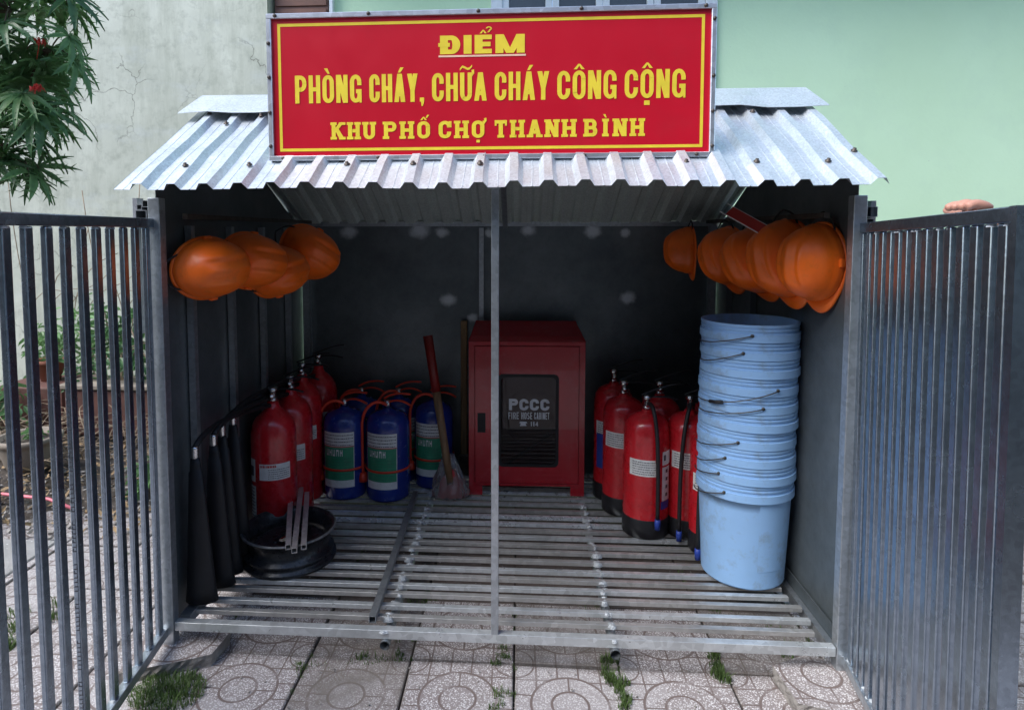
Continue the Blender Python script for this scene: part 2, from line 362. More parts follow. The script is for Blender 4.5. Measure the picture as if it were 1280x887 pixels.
# pavement of terrazzo tiles
pave = tag(MB().box((-2.2,-1.7,-.042), (4.0,2.19,-.028)).build('pavement', MT['ground']), kind='structure')
T = .283
def tile_mesh(mat):
    b = MB(); h = T/2-.0022; c = .003
    b.add([(-h+c,-h+c,0),(h-c,-h+c,0),(h-c,h-c,0),(-h+c,h-c,0),(-h,-h,-c),(h,-h,-c),(h,h,-c),(-h,h,-c),(-h,-h,-.027),(h,-h,-.027),(h,h,-.027),(-h,h,-.027)],
          [(0,1,2,3)]+[(i+4,(i+1)%4+4,(i+1)%4,i) for i in range(4)]+[(i+8,(i+1)%4+8,(i+1)%4+4,i+4) for i in range(4)])
    return b
tp = tile_mesh(0).build('paving_tile', MT['tile'], pave); tp2 = tile_mesh(0).build('paving_tile', MT['tiledirty'], pave); tp3 = tile_mesh(0).build('paving_tile', MT['tileearth'], pave)
first = {0: True, 1: True, 2: True}
for i in range(-8, 10):
    for j in range(-6, 8):
        cx = .527+i*T; cy = .021+(j-.5)*T
        if cx < -.55 and cy > .75: continue                      # the soil bed
        if cx < -1.75 or cy > 2.15: continue
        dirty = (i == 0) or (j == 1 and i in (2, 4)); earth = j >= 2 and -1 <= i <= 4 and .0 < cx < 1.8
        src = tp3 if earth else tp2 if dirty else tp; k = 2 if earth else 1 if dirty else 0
        o = src if first[k] else linked(src, pave); first[k] = False
        o.location = (cx+rnd.uniform(-.002,.002), cy+rnd.uniform(-.002,.002), rnd.uniform(-.004,.002) - (.004 if i == 0 else 0))
        o.rotation_euler = (rnd.uniform(-.008,.008), rnd.uniform(-.008,.008), rnd.choice((0, PI/2, PI, -PI/2))+rnd.uniform(-.008,.008))
# smooth cement strip and soil bed
b = MB().bbox((-2.2,-.1,-.028), (-.78,.60,.008), .004); tag(b.build('cement_path', MT['cement']), kind='structure')
b = MB(); nx, ny = 50, 44; vs = []
for j in range(ny+1):
    for i in range(nx+1):
        x = -3.6+i*(3.1/nx); y = .66+j*(1.95/ny)
        e = min(1, (x-(-3.6))*4, (-.5-x)*5, (y-.66)*5, 1)
        vs.append((x, y, -.03+max(0, e)*(.05+.03*math.sin(x*5.1+y*3)+.02*math.sin(x*13+1)*math.cos(y*11)+rnd.uniform(-.008,.012))))
b.add(vs, [(j*(nx+1)+i, j*(nx+1)+i+1, (j+1)*(nx+1)+i+1, (j+1)*(nx+1)+i) for j in range(ny) for i in range(nx)], True)
tag(b.build('soil_bed', MT['soil']), kind='structure')

# old wall and mint house
b = MB().box((-5, 2.62, -.04), (-.72, 2.9, 5.2)); tag(b.build('old_wall', MT['oldwall']), 'old stained and cracked plaster wall behind the plants on the left', 'wall')
hs = empty('mint_house', (1.5, 2.8, 0), 0, 'pale mint green house wall with white window behind the shed', 'house')
def hpart(b, name, mat): o = b.build(name, mat, hs); o.location = (-1.5, -2.8, 0); return o
wx0, wx1, wz0, wz1 = .765, 2.245, .95, 3.6
b = MB()
b.box((-.718, 2.75, -.04), (wx0, 2.95, 5.2)); b.box((wx1, 2.75, -.04), (7, 2.95, 5.2)); b.box((wx0, 2.75, -.04), (wx1, 2.95, wz0)); b.box((wx0, 2.75, wz1), (wx1, 2.95, 5.2))
hpart(b, 'wall', MT['mint'])
glass = paint('dark_window_glass', (.05,.06,.07), .08, 0, .2, 3, 0)
fr = MB(); t_ = .075
fr.bbox((wx0+.001, 2.715, wz0), (wx0+t_, 2.80, wz1)); fr.bbox((wx1-t_, 2.715, wz0), (wx1-.001, 2.80, wz1)); fr.bbox((wx0+t_, 2.715, wz0), (wx1-t_, 2.80, wz0+t_)); fr.bbox((wx0+t_, 2.715, wz1-t_), (wx1-t_, 2.80, wz1-.001))
win = hpart(fr, 'window', MT['whitepaint'])
for k in range(4):
    a = wx0+t_+k*(wx1-wx0-2*t_)/4; c = wx0+t_+(k+1)*(wx1-wx0-2*t_)/4
    for (z0, z1) in ((wz0+t_, 2.45), (2.45, wz1-t_)):
        s = MB().bbox((a+.002,2.73,z0+.002),(a+.045,2.765,z1-.002)).bbox((c-.045,2.73,z0+.002),(c-.002,2.765,z1-.002)).bbox((a+.045,2.731,z0+.002),(c-.045,2.764,z0+.045)).bbox((a+.045,2.731,z1-.045),(c-.045,2.764,z1-.002))
        s.build('sash', MT['whitepaint'], win)
        MB().box((a+.04,2.746,z0+.04),(c-.04,2.75,z1-.04)).build('pane', glass, win)
b = MB().bbox((-.70,2.70,2.60),(-.33,2.749,3.3)); sh = hpart(b, 'shutter', MT['brownshut'])
for k in range(9): MB().bbox((-.69,2.69,2.615+k*.075),(-.34,2.70,2.67+k*.075)).build('louvre', MT['brownshut'], sh)
MB().bbox((-.325,2.70,2.60),(-.30,2.749,3.3)).build('shutter_frame', MT['whitepaint'], sh)
b = MB().box((-.73, 2.1, 3.35), (7, 2.749, 3.45)); hpart(b, 'canopy', MT['mint'])

# added unseen house front across the lane, blocking low sky to darken the shed
hf = empty('sky_blocker_house', (1, -4.3, 0), 0, 'added unseen grey house front across the lane, blocking low sky from the shed', 'house')
MT['grey'] = paint('grey_render', (.13,.125,.12), .9, 0, .2, 2, .002, 30, dirt=(.06,.06,.055))
b = MB(); zs = [0, 1.0, 2.2, 2.9, 3.6, 4.0]; xs_ = [-8, -5.5, -4.3, -1.4, -.4, 2.2, 3.4, 6.0, 7.2, 10]
def hole(i, k): return i in (1, 5, 7) and k in (1, 3) or (i == 3 and k in (0, 1))
for i in range(len(xs_)-1):
    for k in range(len(zs)-1):
        if not hole(i, k): b.box((xs_[i],-.3,zs[k]-.045 if k == 0 else zs[k]), (xs_[i+1],0,zs[k+1]))
o = b.build('wall', MT['grey'], hf); o.location = (-1, 0, 0)
for i in range(len(xs_)-1):
    for k in range(len(zs)-1):
        if hole(i, k) and not (i == 3 and k == 1):
            z1 = zs[k+2] if i == 3 else zs[k+1]
            q = MB().box((xs_[i]+.001,-.22,zs[k]+.001),(xs_[i]+.07,-.15,z1-.001)).box((xs_[i+1]-.07,-.22,zs[k]+.001),(xs_[i+1]-.001,-.15,z1-.001)).box((xs_[i]+.07,-.22,z1-.07),(xs_[i+1]-.07,-.15,z1-.001)).box((xs_[i]+.07,-.22,zs[k]+.001),(xs_[i+1]-.07,-.15,zs[k]+.07)).build('door_frame' if i == 3 else 'window', MT['whitepaint'] if i != 3 else MT['brownshut'], hf); q.location = (-1,0,0)
            MB().box((xs_[i]+.06,-.19,zs[k]+.06),(xs_[i+1]-.06,-.18,z1-.06)).build('leaf' if i == 3 else 'pane', glass if i != 3 else MT['brownshut'], q)

# ================================================================== SHED
Z0, YB = .101, 1.173
shed = empty('fire_point_shed', (.9, .55, 0), 0, 'open galvanised steel shed with corrugated roof holding fire equipment', 'shed')
def sp(b, name, mat, par=None, bevel=0):
    o = b.build(name, mat, par or shed, bevel)
    if par is None: o.location = (-.9, -.55, 0)
    return o
# posts
for x, z0 in ((0, .036), (1.8, .030)):
    sp(MB().bar((x,0,z0),(x,0,1.262),.032,.03,(0,1,0)), 'post', MT['tube'], bevel=.002)
sp(MB().bar((.9,-.002,Z0-.002),(.9,-.002,1.285),.0195,.02,(0,1,0)), 'centre_post', MT['tube'], bevel=.0018)
for x in (.012, 1.788): sp(MB().bar((x,YB-.02,0),(x,YB-.02,1.2),.03,.03,(0,1,0)), 'post', MT['tube'])
sp(MB().bar((.795,YB-.013,.1),(.795,YB-.013,1.19),.02,.02,(0,1,0)), 'back_stud', MT['tube'])
# floor bars (22 crossing tubes), under-rails, weld dabs
ys = [0, .06, .112, .175, .222, .277, .330, .392, .450, .503, .552, .607, .66, .713, .77, .83, .885, .94, .99, 1.045, 1.1, 1.15]
fbm = [MT['floorbar'], zinc('dull_floor_tube', .50, .32, .6, tint=(1.0,1,.98), wear=1), zinc('bright_floor_tube', .74, .26, .55, wear=.4)]
for k, y in enumerate(ys):
    x0, x1 = (.017, 1.782)
    if k > 0: x1 = 1.775-rnd.uniform(0,.02)
    if k in (2, 6): x0 = .06
    sp(MB().bar((x0,y+rnd.uniform(-.003,.003),Z0-(.012 if k == 0 else .0075)+rnd.uniform(-.0015,.001)),(x1,y+rnd.uniform(-.003,.003),Z0-(.012 if k == 0 else .0075)+rnd.uniform(-.0015,.001)),.022 if k == 0 else .0165,.024 if k == 0 else .013,wall=.0015), 'floor_bar', MT['floorbar'] if k == 0 else rnd.choice(fbm), bevel=.0038)
for x in (.604, 1.219):
    sp(MB().tube([(x,-.018,Z0-.0388),(x,1.16,Z0-.0285)], .0135, 12, cap=False).tube([(x,1.16,Z0-.0285),(x,-.018,Z0-.0388)], .0115, 12, cap=False), 'support_pipe', MT['tube'])
sp(MB().bar((.03,.02,Z0-.012),(.03,1.15,Z0-.012),.03,.028), 'side_rail', MT['tube']); sp(MB().bar((1.79,.02,Z0-.03),(1.79,1.15,Z0-.03),.018,.03), 'side_rail', MT['tube'])
wm = paint('sprayed_weld', (.46,.49,.51), .45, .5, .3, 60, .004, 200); b = MB()
for x in (.604, 1.219):
    for y in ys:
        for q in range(3):
            r = rnd.uniform(.004,.009); c = (x+rnd.uniform(-.007,.007), y+rnd.choice((-.011,.011,0))+rnd.uniform(-.004,.004), Z0-.0015)
            b.lathe([(r*1.3,-.006 if q else -.012),(r,-.0008),(r*.6,.0008),(0.0001,.0013)], 9, (0,0,0), M=Matrix.Translation(c) @ Matrix.Diagonal((rnd.uniform(.9,1.8),rnd.uniform(.6,1.1),1,1)))
o = sp(b, 'weld_beads', wm); o['kind'] = 'stuff'
# walls
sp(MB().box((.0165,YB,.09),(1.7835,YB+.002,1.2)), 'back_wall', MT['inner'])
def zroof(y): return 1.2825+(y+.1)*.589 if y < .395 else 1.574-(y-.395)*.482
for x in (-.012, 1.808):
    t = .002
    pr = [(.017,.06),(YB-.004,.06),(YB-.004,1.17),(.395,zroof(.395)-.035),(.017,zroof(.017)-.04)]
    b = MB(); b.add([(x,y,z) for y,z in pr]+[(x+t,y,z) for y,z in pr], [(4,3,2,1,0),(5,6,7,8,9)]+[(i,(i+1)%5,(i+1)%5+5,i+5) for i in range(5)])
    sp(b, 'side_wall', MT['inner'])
for y in (.16, .42, .68, .94):
    sp(MB().bar((.004,y,.12),(.004,y,1.19),.02,.02,(0,1,0)), 'side_stud', MT['tube'])
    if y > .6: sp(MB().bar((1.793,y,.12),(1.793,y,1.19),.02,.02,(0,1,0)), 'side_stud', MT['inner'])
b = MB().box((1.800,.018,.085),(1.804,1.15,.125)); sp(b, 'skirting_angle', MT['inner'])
# top rails with open ends by the front posts
for y0, y1, x, z, s in ((-.014,1.17,-.0345,1.215,.03),(-.010,1.17,-.024,1.247,.018),(-.010,1.17,-.041,1.238,.014),(.0,1.17,1.835,1.222,.026),(-.01,1.17,1.826,1.196,.018)):
    sp(MB().bar((x,y0,z),(x,y1,z),s,s,wall=.0016), 'top_rail', MT['tube'])
sp(MB().bar((-.056,.01,.9),(-.056,.01,1.262),.012,.03,(0,1,0)), 'corner_strap', MT['alu'])
sp(MB().bar((1.846,.03,.95),(1.846,.03,1.25),.012,.03,(0,1,0)), 'corner_strap', MT['tube'])
sp(MB().bar((.017,.0,1.316),(1.783,.0,1.316),.02,.02), 'eave_beam', MT['tube']); sp(MB().bar((.0,YB-.01,1.207),(1.8,YB-.01,1.207),.02,.02), 'eave_beam', MT['tube'])
sp(MB().bar((-.03,.395,1.535),(1.83,.395,1.535),.025,.025), 'ridge_beam', MT['tube'])
for x in (.0, .9, 1.8):
    sp(MB().bar((x,.0,1.298),(x,.385,1.535),.02,.018), 'rafter', MT['tube']); sp(MB().bar((x,.405,1.535),(x,YB,1.195),.02,.018), 'rafter', MT['tube'])
sp(MB().bar((.05,.05,1.215),(.05,1.1,1.215),.014,.014), 'hanging_rail', MT['rusty']); sp(MB().bar((1.75,.05,1.215),(1.75,1.1,1.215),.014,.014), 'hanging_rail', MT['rusty'])
# corrugated sheets
def corr(x0, x1, phase, p0, p1, lift, name, n_len=6, wob=0.0, mat_=None):
    """trapezoid corrugation running down the slope p0 -> p1 in (y,z)"""
    P_ = .0848; prof = [(0,0),(.42,0),(.56,1),(.80,1),(.94,0),(1,0)]
    xs = []; k = math.floor((x0-phase)/P_)-1
    while phase+k*P_ < x1+P_:
        for u, h in prof[:-1]:
            xs.append((phase+(k+u)*P_, h))
            if u == 0: xs.append((phase+(k+.2)*P_, .0)); xs.append((phase+(k+.21)*P_, .09)); xs.append((phase+(k+.23)*P_, .09)); xs.append((phase+(k+.24)*P_, .0))
        k += 1
    pts = [(x,h) for x,h in xs if x0 < x < x1]
    def hat(xx):
        for (xa,ha),(xb,hb) in zip(xs[:-1], xs[1:]):
            if xa <= xx <= xb: return ha+(hb-ha)*(xx-xa)/max(1e-9,xb-xa)
        return 0
    pts = [(x0,hat(x0))]+pts+[(x1,hat(x1))]
    d = Vector((0,p1[0]-p0[0],p1[1]-p0[1])); nrm = Vector((0,-d.z,d.y)).normalized()
    if nrm.z < 0: nrm = -nrm
    b = MB(); vs = []; m_ = len(pts)
    for side in (0, 1):
        for j in range(n_len+1):
            t = j/n_len
            for x, h in pts:
                hh = h*.0165+lift+(.0007 if side else 0)+wob*math.sin(x*9+j*1.7)*.002
                vs.append(Vector((x+(.0015*math.sin(j*2+x*30) if wob else 0),p0[0],p0[1]))+d*t+nrm*hh)
    L = (n_len+1)*m_
    for side in (0, 1):
        for j in range(n_len):
            for i in range(m_-1):
                q = [side*L+j*m_+i, side*L+j*m_+i+1, side*L+(j+1)*m_+i+1, side*L+(j+1)*m_+i]
                b.f.append(tuple(q) if side else tuple(reversed(q))); b.sm.append(False)
    for j in (0, n_len):
        for i in range(m_-1): b.f.append((j*m_+i, j*m_+i+1, L+j*m_+i+1, L+j*m_+i)); b.sm.append(False)
    b.v = [tuple(v) for v in vs]
    return sp(b, name, mat_ or MT['roof'])
F0, F1 = (.385,1.5735), (-.1,1.2775)
corr(-.0486, .915, -.043, F0, F1, .001, 'roof_sheet', wob=1); corr(.872, 1.8167, -.043, F0, F1, .0032, 'roof_sheet', wob=1)
B0, B1 = (.405,1.5735), (1.30,1.136)
corr(-.0486, .915, -.043, B0, B1, .001, 'roof_sheet', mat_=MT['roofback_lit']); corr(.872, 1.8167, -.043, B0, B1, .0032, 'roof_sheet', mat_=MT['roofback_lit'])
# ridge cap: two bent wings
b = MB(); n_ = 24; vs = []
prof = [(.258,1.530),(.270,1.5375),(.385,1.608),(.395,1.6115),(.405,1.608),(.55,1.535)]
for t in (0, .0012):
    for i in range(n_+1):
        x = -.062+i*(1.892/n_)
        for k, (y, z) in enumerate(prof):
            flare = (1-abs(y-.395)/.13)*0
            xx = x+(.012*(1 if i == n_ else -1) if i in (0, n_) and k <= 1 else 0)
            vs.append((xx, y, z+t+(.004*math.sin(i*1.9)+.003*math.sin(i*.7) if k <= 1 else 0)+ (0)))
m_ = len(prof); L = (n_+1)*m_
for s_ in (0, 1):
    for i in range(n_):
        for k in range(m_-1):
            q = (s_*L+i*m_+k, s_*L+(i+1)*m_+k, s_*L+(i+1)*m_+k+1, s_*L+i*m_+k+1); b.f.append(q if s_ else tuple(reversed(q))); b.sm.append(False)
for i in range(n_):
    for k in (0, m_-1): b.f.append((i*m_+k, (i+1)*m_+k, L+(i+1)*m_+k, L+i*m_+k)); b.sm.append(False)
b.v = vs; sp(b, 'ridge_cap', MT['roof'])
# roof screws
s0 = None; nv = Vector((0,-.507,.862))
def screw_mesh():
    b = MB(); b.lathe([(.0001,0),(.008,0),(.008,.0015),(.0045,.002),(.0045,.007),(.0001,.007)], 8); return b
for x, y in [(.09,-.02),(.26,-.02),(.515,-.02),(.665,-.02),(.855,-.02),(1.35,-.02),(1.535,-.02),(1.735,-.02),(.07,.22),(.24,.25),(1.775,.03),(.0,.29),(1.62,.26),(.18,.27)]:
    z = 1.2775+(y+.1)*.610
    k = round((x+.043)/.0848-.68); xx = -.043+(k+.68)*.0848
    o = screw_mesh().build('roof_screw', MT['rusty'], shed) if s0 is None else linked(s0, shed)
    s0 = s0 or o; o.location = Vector((xx-.9,y-.55,z))+nv*.0205; o.rotation_euler = nv.to_track_quat('Z','Y').to_euler()

# ================================================================== GLYPHS (stroke built capitals)
def rect(x0, y0, x1, y1): return [(x0,y0),(x1,y0),(x1,y1),(x0,y1)]
def arcq(cx, cy, rx, ry, tx, ty, a0, a1, n=10):
    out = []
    for i in range(n):
        a, c = math.radians(a0+(a1-a0)*i/n), math.radians(a0+(a1-a0)*(i+1)/n)
        out.append([(cx+(rx-tx)*math.cos(a), cy+(ry-ty)*math.sin(a)), (cx+rx*math.cos(a), cy+ry*math.sin(a)), (cx+rx*math.cos(c), cy+ry*math.sin(c)), (cx+(rx-tx)*math.cos(c), cy+(ry-ty)*math.sin(c))])
    return out
def glyph(ch, w, h, tx, ty, slab=0):
    """polygons of a capital in the box w x h; tx stem width, ty bar thickness"""
    import unicodedata
    P_ = []; base = {'Đ': 'D', 'Ư': 'U', 'Ơ': 'O'}.get(ch); marks = []
    if base is None:
        dd = unicodedata.normalize('NFD', ch); base = dd[0]; marks = list(dd[1:])
    else: marks = ['\u031b'] if ch in 'ƯƠ' else ['stroke']
    c = base; ry = min(h*.32, w*.62); sl = slab; sy = ty*.8
    def serif(x, top): P_.append(rect(x-sl, h-sy if top else 0, x+tx+sl, h if top else sy))
    def stem(x, top=True, bot=True):
        P_.append(rect(x, 0, x+tx, h))
        if sl:
            if top: serif(x, 1)
            if bot: serif(x, 0)
    def bowl(y0, y1, ww):
        r = min(ww*.55, (y1-y0)*.5); r2 = min((y1-y0)/2, r*1.15)
        P_.append(rect(tx*.5, y1-ty, ww-r, y1)); P_.append(rect(tx*.5, y0, ww-r, y0+ty))
        P_.extend(arcq(ww-r, y1-r2, r, r2, tx, ty, 0, 90)); P_.extend(arcq(ww-r, y0+r2, r, r2, tx, ty, 270, 360))
        if y1-y0 > 2*r2+1e-5: P_.append(rect(ww-tx, y0+r2, ww, y1-r2))
    o = sl
    if sl and c in 'HNKUPBTIADEMF': pass
    if c in 'OCGUQ':
        if c != 'U':
            P_.extend(arcq(w/2, h-ry, w/2, ry, tx, ty, 0, 180, 16)); 
            P_.append(rect(0, ry, tx, h-ry))
        else:
            P_.append(rect(0, ry, tx, h)); P_.append(rect(w-tx, ry, w, h))
            if sl: serif(0, 1); serif(w-tx, 1)
        P_.extend(arcq(w/2, ry, w/2, ry, tx, ty, 180, 360, 16))
        if c == 'O': P_.append(rect(w-tx, ry, w, h-ry))
        if c in 'CG': P_.append(rect(w-tx, h*.62, w, h-ry)) if h*.62 < h-ry else None
        if c == 'C' and h*.38 > ry: P_.append(rect(w-tx, ry, w, h*.38))
        if c == 'G':
            P_.append(rect(w-tx, ry*.3, w, h*.48)); P_.append(rect(w*.52, h*.48-ty, w-tx, h*.48)); P_.append(rect(w-tx*.5, 0, w, ry))
        if sl and c in 'CG': P_.append(rect(w-tx*.6, h*.62, w+sl*.3, h*.98))
    elif c == 'I': stem(w/2-tx/2)
    elif c == 'H': stem(0); stem(w-tx); P_.append(rect(tx, h/2-ty/2, w-tx, h/2+ty/2))
    elif c == 'N':
        stem(0, True, True); stem(w-tx, True, not sl)
        P_.append([(w-tx*1.15,0),(w,0),(tx*1.15,h),(0,h)])
    elif c == 'M':
        stem(0); stem(w-tx); k = tx*.95; P_.append([(w/2-k*.5,h*.0),(w/2+k*.35,0),(k*1.1,h),(0,h)]); P_.append([(w/2-k*.35,0),(w/2+k*.5,0),(w,h),(w-k*1.1,h)])
    elif c == 'A':
        k = tx*1.05; q = tx*.55
        P_.append([(0,0),(k,0),(w/2+q,h),(w/2-q,h)]); P_.append([(w-k,0),(w,0),(w/2+q,h),(w/2-q,h)]); P_.append(rect(w*.24, h*.2, w*.76, h*.2+ty))
        if sl: P_.append(rect(-sl, 0, k+sl*.8, sy)); P_.append(rect(w-k-sl*.8, 0, w+sl, sy))
    elif c == 'Y':
        k = tx*1.1; P_.append(rect(w/2-tx/2, 0, w/2+tx/2, h*.45)); P_.append([(w/2-tx/2,h*.4),(w/2+tx/2,h*.4),(k,h),(0,h)]); P_.append([(w/2-tx/2,h*.4),(w/2+tx/2,h*.4),(w,h),(w-k,h)])
    elif c == 'K':
        stem(0); k = tx*1.15; P_.append([(tx*.6,h*.30),(tx*.6,h*.56),(w-k,h),(w,h)]); P_.append([(w-k,0),(w+tx*.15,0),(w*.55,h*.62),(w*.30,h*.50)])
        if sl: P_.append(rect(w-k-sl*.6, h-sy, w+sl, h)); P_.append(rect(w-k-sl*.6, 0, w+sl, sy))
    elif c == 'T':
        P_.append(rect(w/2-tx/2, 0, w/2+tx/2, h)); P_.append(rect(0, h-ty, w, h))
        if sl: P_.append(rect(0, h*.68, tx*.45, h)); P_.append(rect(w-tx*.45, h*.68, w, h)); P_.append(rect(w/2-tx/2-sl, 0, w/2+tx/2+sl, sy))
    elif c in 'EF':
        stem(0); P_.append(rect(tx*.5, h-ty, w, h)); P_.append(rect(tx*.5, h/2-ty/2, w*.93, h/2+ty/2))
        if c == 'E': P_.append(rect(tx*.5, 0, w, ty))
    elif c == 'L': stem(0); P_.append(rect(tx*.5, 0, w, ty))
    elif c == 'D': stem(0); bowl(0, h, w)
    elif c in 'PR':
        stem(0); bowl(h*.42, h, w)
        if c == 'R': P_.append([(w-tx*1.1,0),(w+.0,0),(w*.72,h*.48),(w*.72-tx,h*.48)])
    elif c == 'B': stem(0); bowl(h/2-ty/2, h, w*.94); bowl(0, h/2+ty/2, w)
    elif c == 'S':
        q = h/4+ty/4; P_.extend(arcq(w/2, h-q, w/2, q, tx, ty, 20, 270, 12)); P_.extend(arcq(w/2, q, w/2, q, tx, ty, -160, 90, 12))
    elif c == '1': P_.append(rect(w/2-tx/4, 0, w/2+tx*.75, h)); P_.append([(w*.05,h*.68),(w/2,h*.80),(w/2,h),(w*.3,h*.86)])
    elif c == '4': P_.append(rect(w*.58, 0, w*.58+tx, h)); P_.append(rect(0, h*.22, w, h*.22+ty)); P_.append([(0,h*.25),(tx,h*.25),(w*.58+tx,h),(w*.58,h)])
    elif c == ',': P_.append(rect(0, 0, tx, ty)); P_.append([(tx*.4,-ty*1.1),(tx*.7,-ty*1.0),(tx,0),(tx*.3,0)])
    # diacritics
    m = h+ty*.30; cx = w/2; u = min(h*.13, ty*1.5); t2 = u*.55; circ = '\u0302' in marks
    for mk in marks:
        if mk == '\u0302':
            P_.append([(cx-u*1.5,m),(cx-u*.6,m),(cx,m+u*.95),(cx,m+u*1.45),(cx-u*.25,m+u*1.45)]); P_.append([(cx+u*.6,m),(cx+u*1.5,m),(cx+u*.25,m+u*1.45),(cx,m+u*1.45),(cx,m+u*.95)])
        if mk == '\u0301':
            ox, oy = (cx+u*1.3, m+u*.9) if circ else (cx-u*.1, m); P_.append([(ox-u*.4,oy),(ox+u*.3,oy),(ox+u*1.3,oy+u*1.4),(ox+u*.3,oy+u*1.4)])
        if mk == '\u0300': P_.append([(cx-u*.1,m),(cx+u*.5,m),(cx-u*.1,m+u*1.5),(cx-u*1.1,m+u*1.5)])
        if mk == '\u0309':
            ox, oy = (cx+u*2.4, m+u*1.9) if circ else (cx, m+u*1.2); P_.extend(arcq(ox, oy, u*1.25, u*.95, u*.6, u*.5, -40, 175, 10)); P_.append([(ox-u*.7,oy-u*1.5),(ox+u*.1,oy-u*1.5),(ox+u*1.0,oy-u*.4),(ox+u*.3,oy-u*.2)])
        if mk == '\u0303':
            q = [(-1.7,.2),(-1.0,1.0),(-.3,.75),(.4,.35),(1.0,.45),(1.7,1.2)]
            for (a0,b0),(a1,b1) in zip(q[:-1],q[1:]): P_.append([(cx+a0*u,m+b0*u),(cx+a1*u,m+b1*u),(cx+a1*u,m+(b1+.6)*u),(cx+a0*u,m+(b0+.6)*u)])
        if mk == '\u0323': P_.append(rect(cx-u*.75, -ty*.55-u*1.2, cx+u*.75, -ty*.55))
        if mk == '\u031b':
            P_.append([(w-tx*.5,h-ty*.2),(w-tx*.1,h-ty*1.2),(w+tx*.55,h-ty*.1),(w+tx*.2,h+ty*.1)]); P_.append([(w+tx*.0,h-ty*.4),(w+tx*.55,h-ty*.3),(w+tx*.5,h+ty*.75),(w-tx*.1,h+ty*.6)])
        if mk == 'stroke': P_.append(rect(-tx*.22, h/2-ty*.42, tx*1.25, h/2+ty*.42))
    return P_
RW = {'I': .5, 'Ì': .62, 'K': 1.1, 'M': 1.45, ',': .42, 'A': 1.05, 'Y': 1.0, 'Á': 1.05, 'T': .95, 'L': .85, 'E': .85, 'F': .8, '1': .7}
def word(b, text, x0, x1, y, h, tx, ty, slab=0, gap=.12, depth=0.0, state=[0]):
    """lay the word between x0 and x1 on baseline y in the plane y=depth (x right, z up)"""
    ws = [RW.get(c, 1.0) for c in text]; gp = gap; tot = sum(ws)+gp*(len(ws)-1); k = (x1-x0)/tot; x = x0
    for c, w_ in zip(text, ws):
        for pl in glyph(c, w_*k, h, tx, ty, slab):
            state[0] += 1; dz = depth-(state[0] % 60)*1.2e-5
            ar = sum(pl[i][0]*pl[(i+1) % len(pl)][1]-pl[(i+1) % len(pl)][0]*pl[i][1] for i in range(len(pl)))
            if abs(ar) < 1e-9: continue
            if ar < 0: pl = pl[::-1]
            b.poly([(x+p[0], dz, y+p[1]) for p in pl])
        x += (w_+gp)*k

# ================================================================== SIGN
SW, SH = 1.152, .3786
sign = empty('sign_board', (.3013+SW/2, .03, 1.3611), 0, 'red sign board with yellow Vietnamese lettering mounted above the roof', 'sign')
sign.rotation_euler = (0, math.radians(-.15), 0)
MT['signred'] = paint('sign_red_vinyl', (.56,.006,.022), .3, 0, .06, 3, .0004, 5, dirt=(.45,.02,.03), dirtamt=.3, coat=.2)
MT['signyel'] = paint('sign_yellow_vinyl', (.86,.66,.05), .35, 0, .08, 20)
bx = -SW/2
MB().box((bx+.012,-.004,.012),(-bx-.012,.02,SH-.012)).build('panel', MT['signred'], sign)
f = .0125
for a, c in (((bx,-.012,0),(-bx,.022,f)),((bx,-.012,SH-f),(-bx,.022,SH)),((bx,-.0118,f),(bx+f,.0218,SH-f)),((-bx-f,-.0118,f),(-bx,.0218,SH-f))):
    MB().bbox(a, c, .0015).build('frame', MT['alu'], sign)
def sx(px): return bx+(px-333)/(893.5-333)*SW
def sv(v): return SH*(1-v)
b = MB(); D = -.0045; i0, i1, j0, j1, q = bx+.028, -bx-.028, sv(.935), sv(.065), .0075
for a in (rect(i0,j0,i1,j0+q), rect(i0,j1-q,i1,j1), rect(i0,j0+q,i0+q,j1-q), rect(i1-q,j0+q,i1,j1-q)): b.poly([(x,D,z) for x,z in a])
b.build('border_line', MT['signyel'], sign)
b = MB(); h1 = SH*.124
for ch, a, c in (('Đ',554.5,580),('I',584,594.5),('Ể',598,619.5),('M',624,660.5)):
    for pl in glyph(ch, (sx(c)-sx(a)), h1, .0205, .0115):
        ar = sum(pl[i][0]*pl[(i+1)%len(pl)][1]-pl[(i+1)%len(pl)][0]*pl[i][1] for i in range(len(pl)))
        if ar < 0: pl = pl[::-1]
        word.__defaults__[-1][0] += 1; dz = D-(word.__defaults__[-1][0] % 60)*1.2e-5
        b.poly([(sx(a)+p[0], dz, sv(.292)+p[1]) for p in pl])
b.build('lettering', MT['signyel'], sign)
MB().box((sx(552.5),D-.0004,sv(.312)),(sx(662),D+.001,sv(.300))).build('underline', paint('pale_underline', (.85,.55,.4), .4), sign)
h2 = SH*.190
for t, a, c in (('PHÒNG',368,454),('CHÁY,',464,534),('CHỮA',544,613),('CHÁY',623,691),('CÔNG',701,774),('CỘNG',784,858)):
    b = MB(); word(b, t, sx(a), sx(c), sv(.607), h2, .0112, .0105, 0, .19, D); b.build('lettering', MT['signyel'], sign)
h3 = SH*.118
for t, a, c in (('KHU',414.5,470.5),('PHỐ',482,541),('CHỢ',552,610),('THANH',623,724),('BÌNH',735,808)):
    b = MB(); word(b, t, sx(a), sx(c), sv(.857), h3, .0108, .0088, .0032, .32, D); b.build('lettering', MT['signyel'], sign)
s1 = None
pts_ = [(sx(v), SH-.006) for v in (345,465,603,730,880)]+[(sx(v), .006) for v in (352,475,610,735,872)]+[(bx+.006, SH*k) for k in (.1,.33,.57,.8)]+[(-bx-.006, SH*k) for k in (.07,.3,.53,.9)]
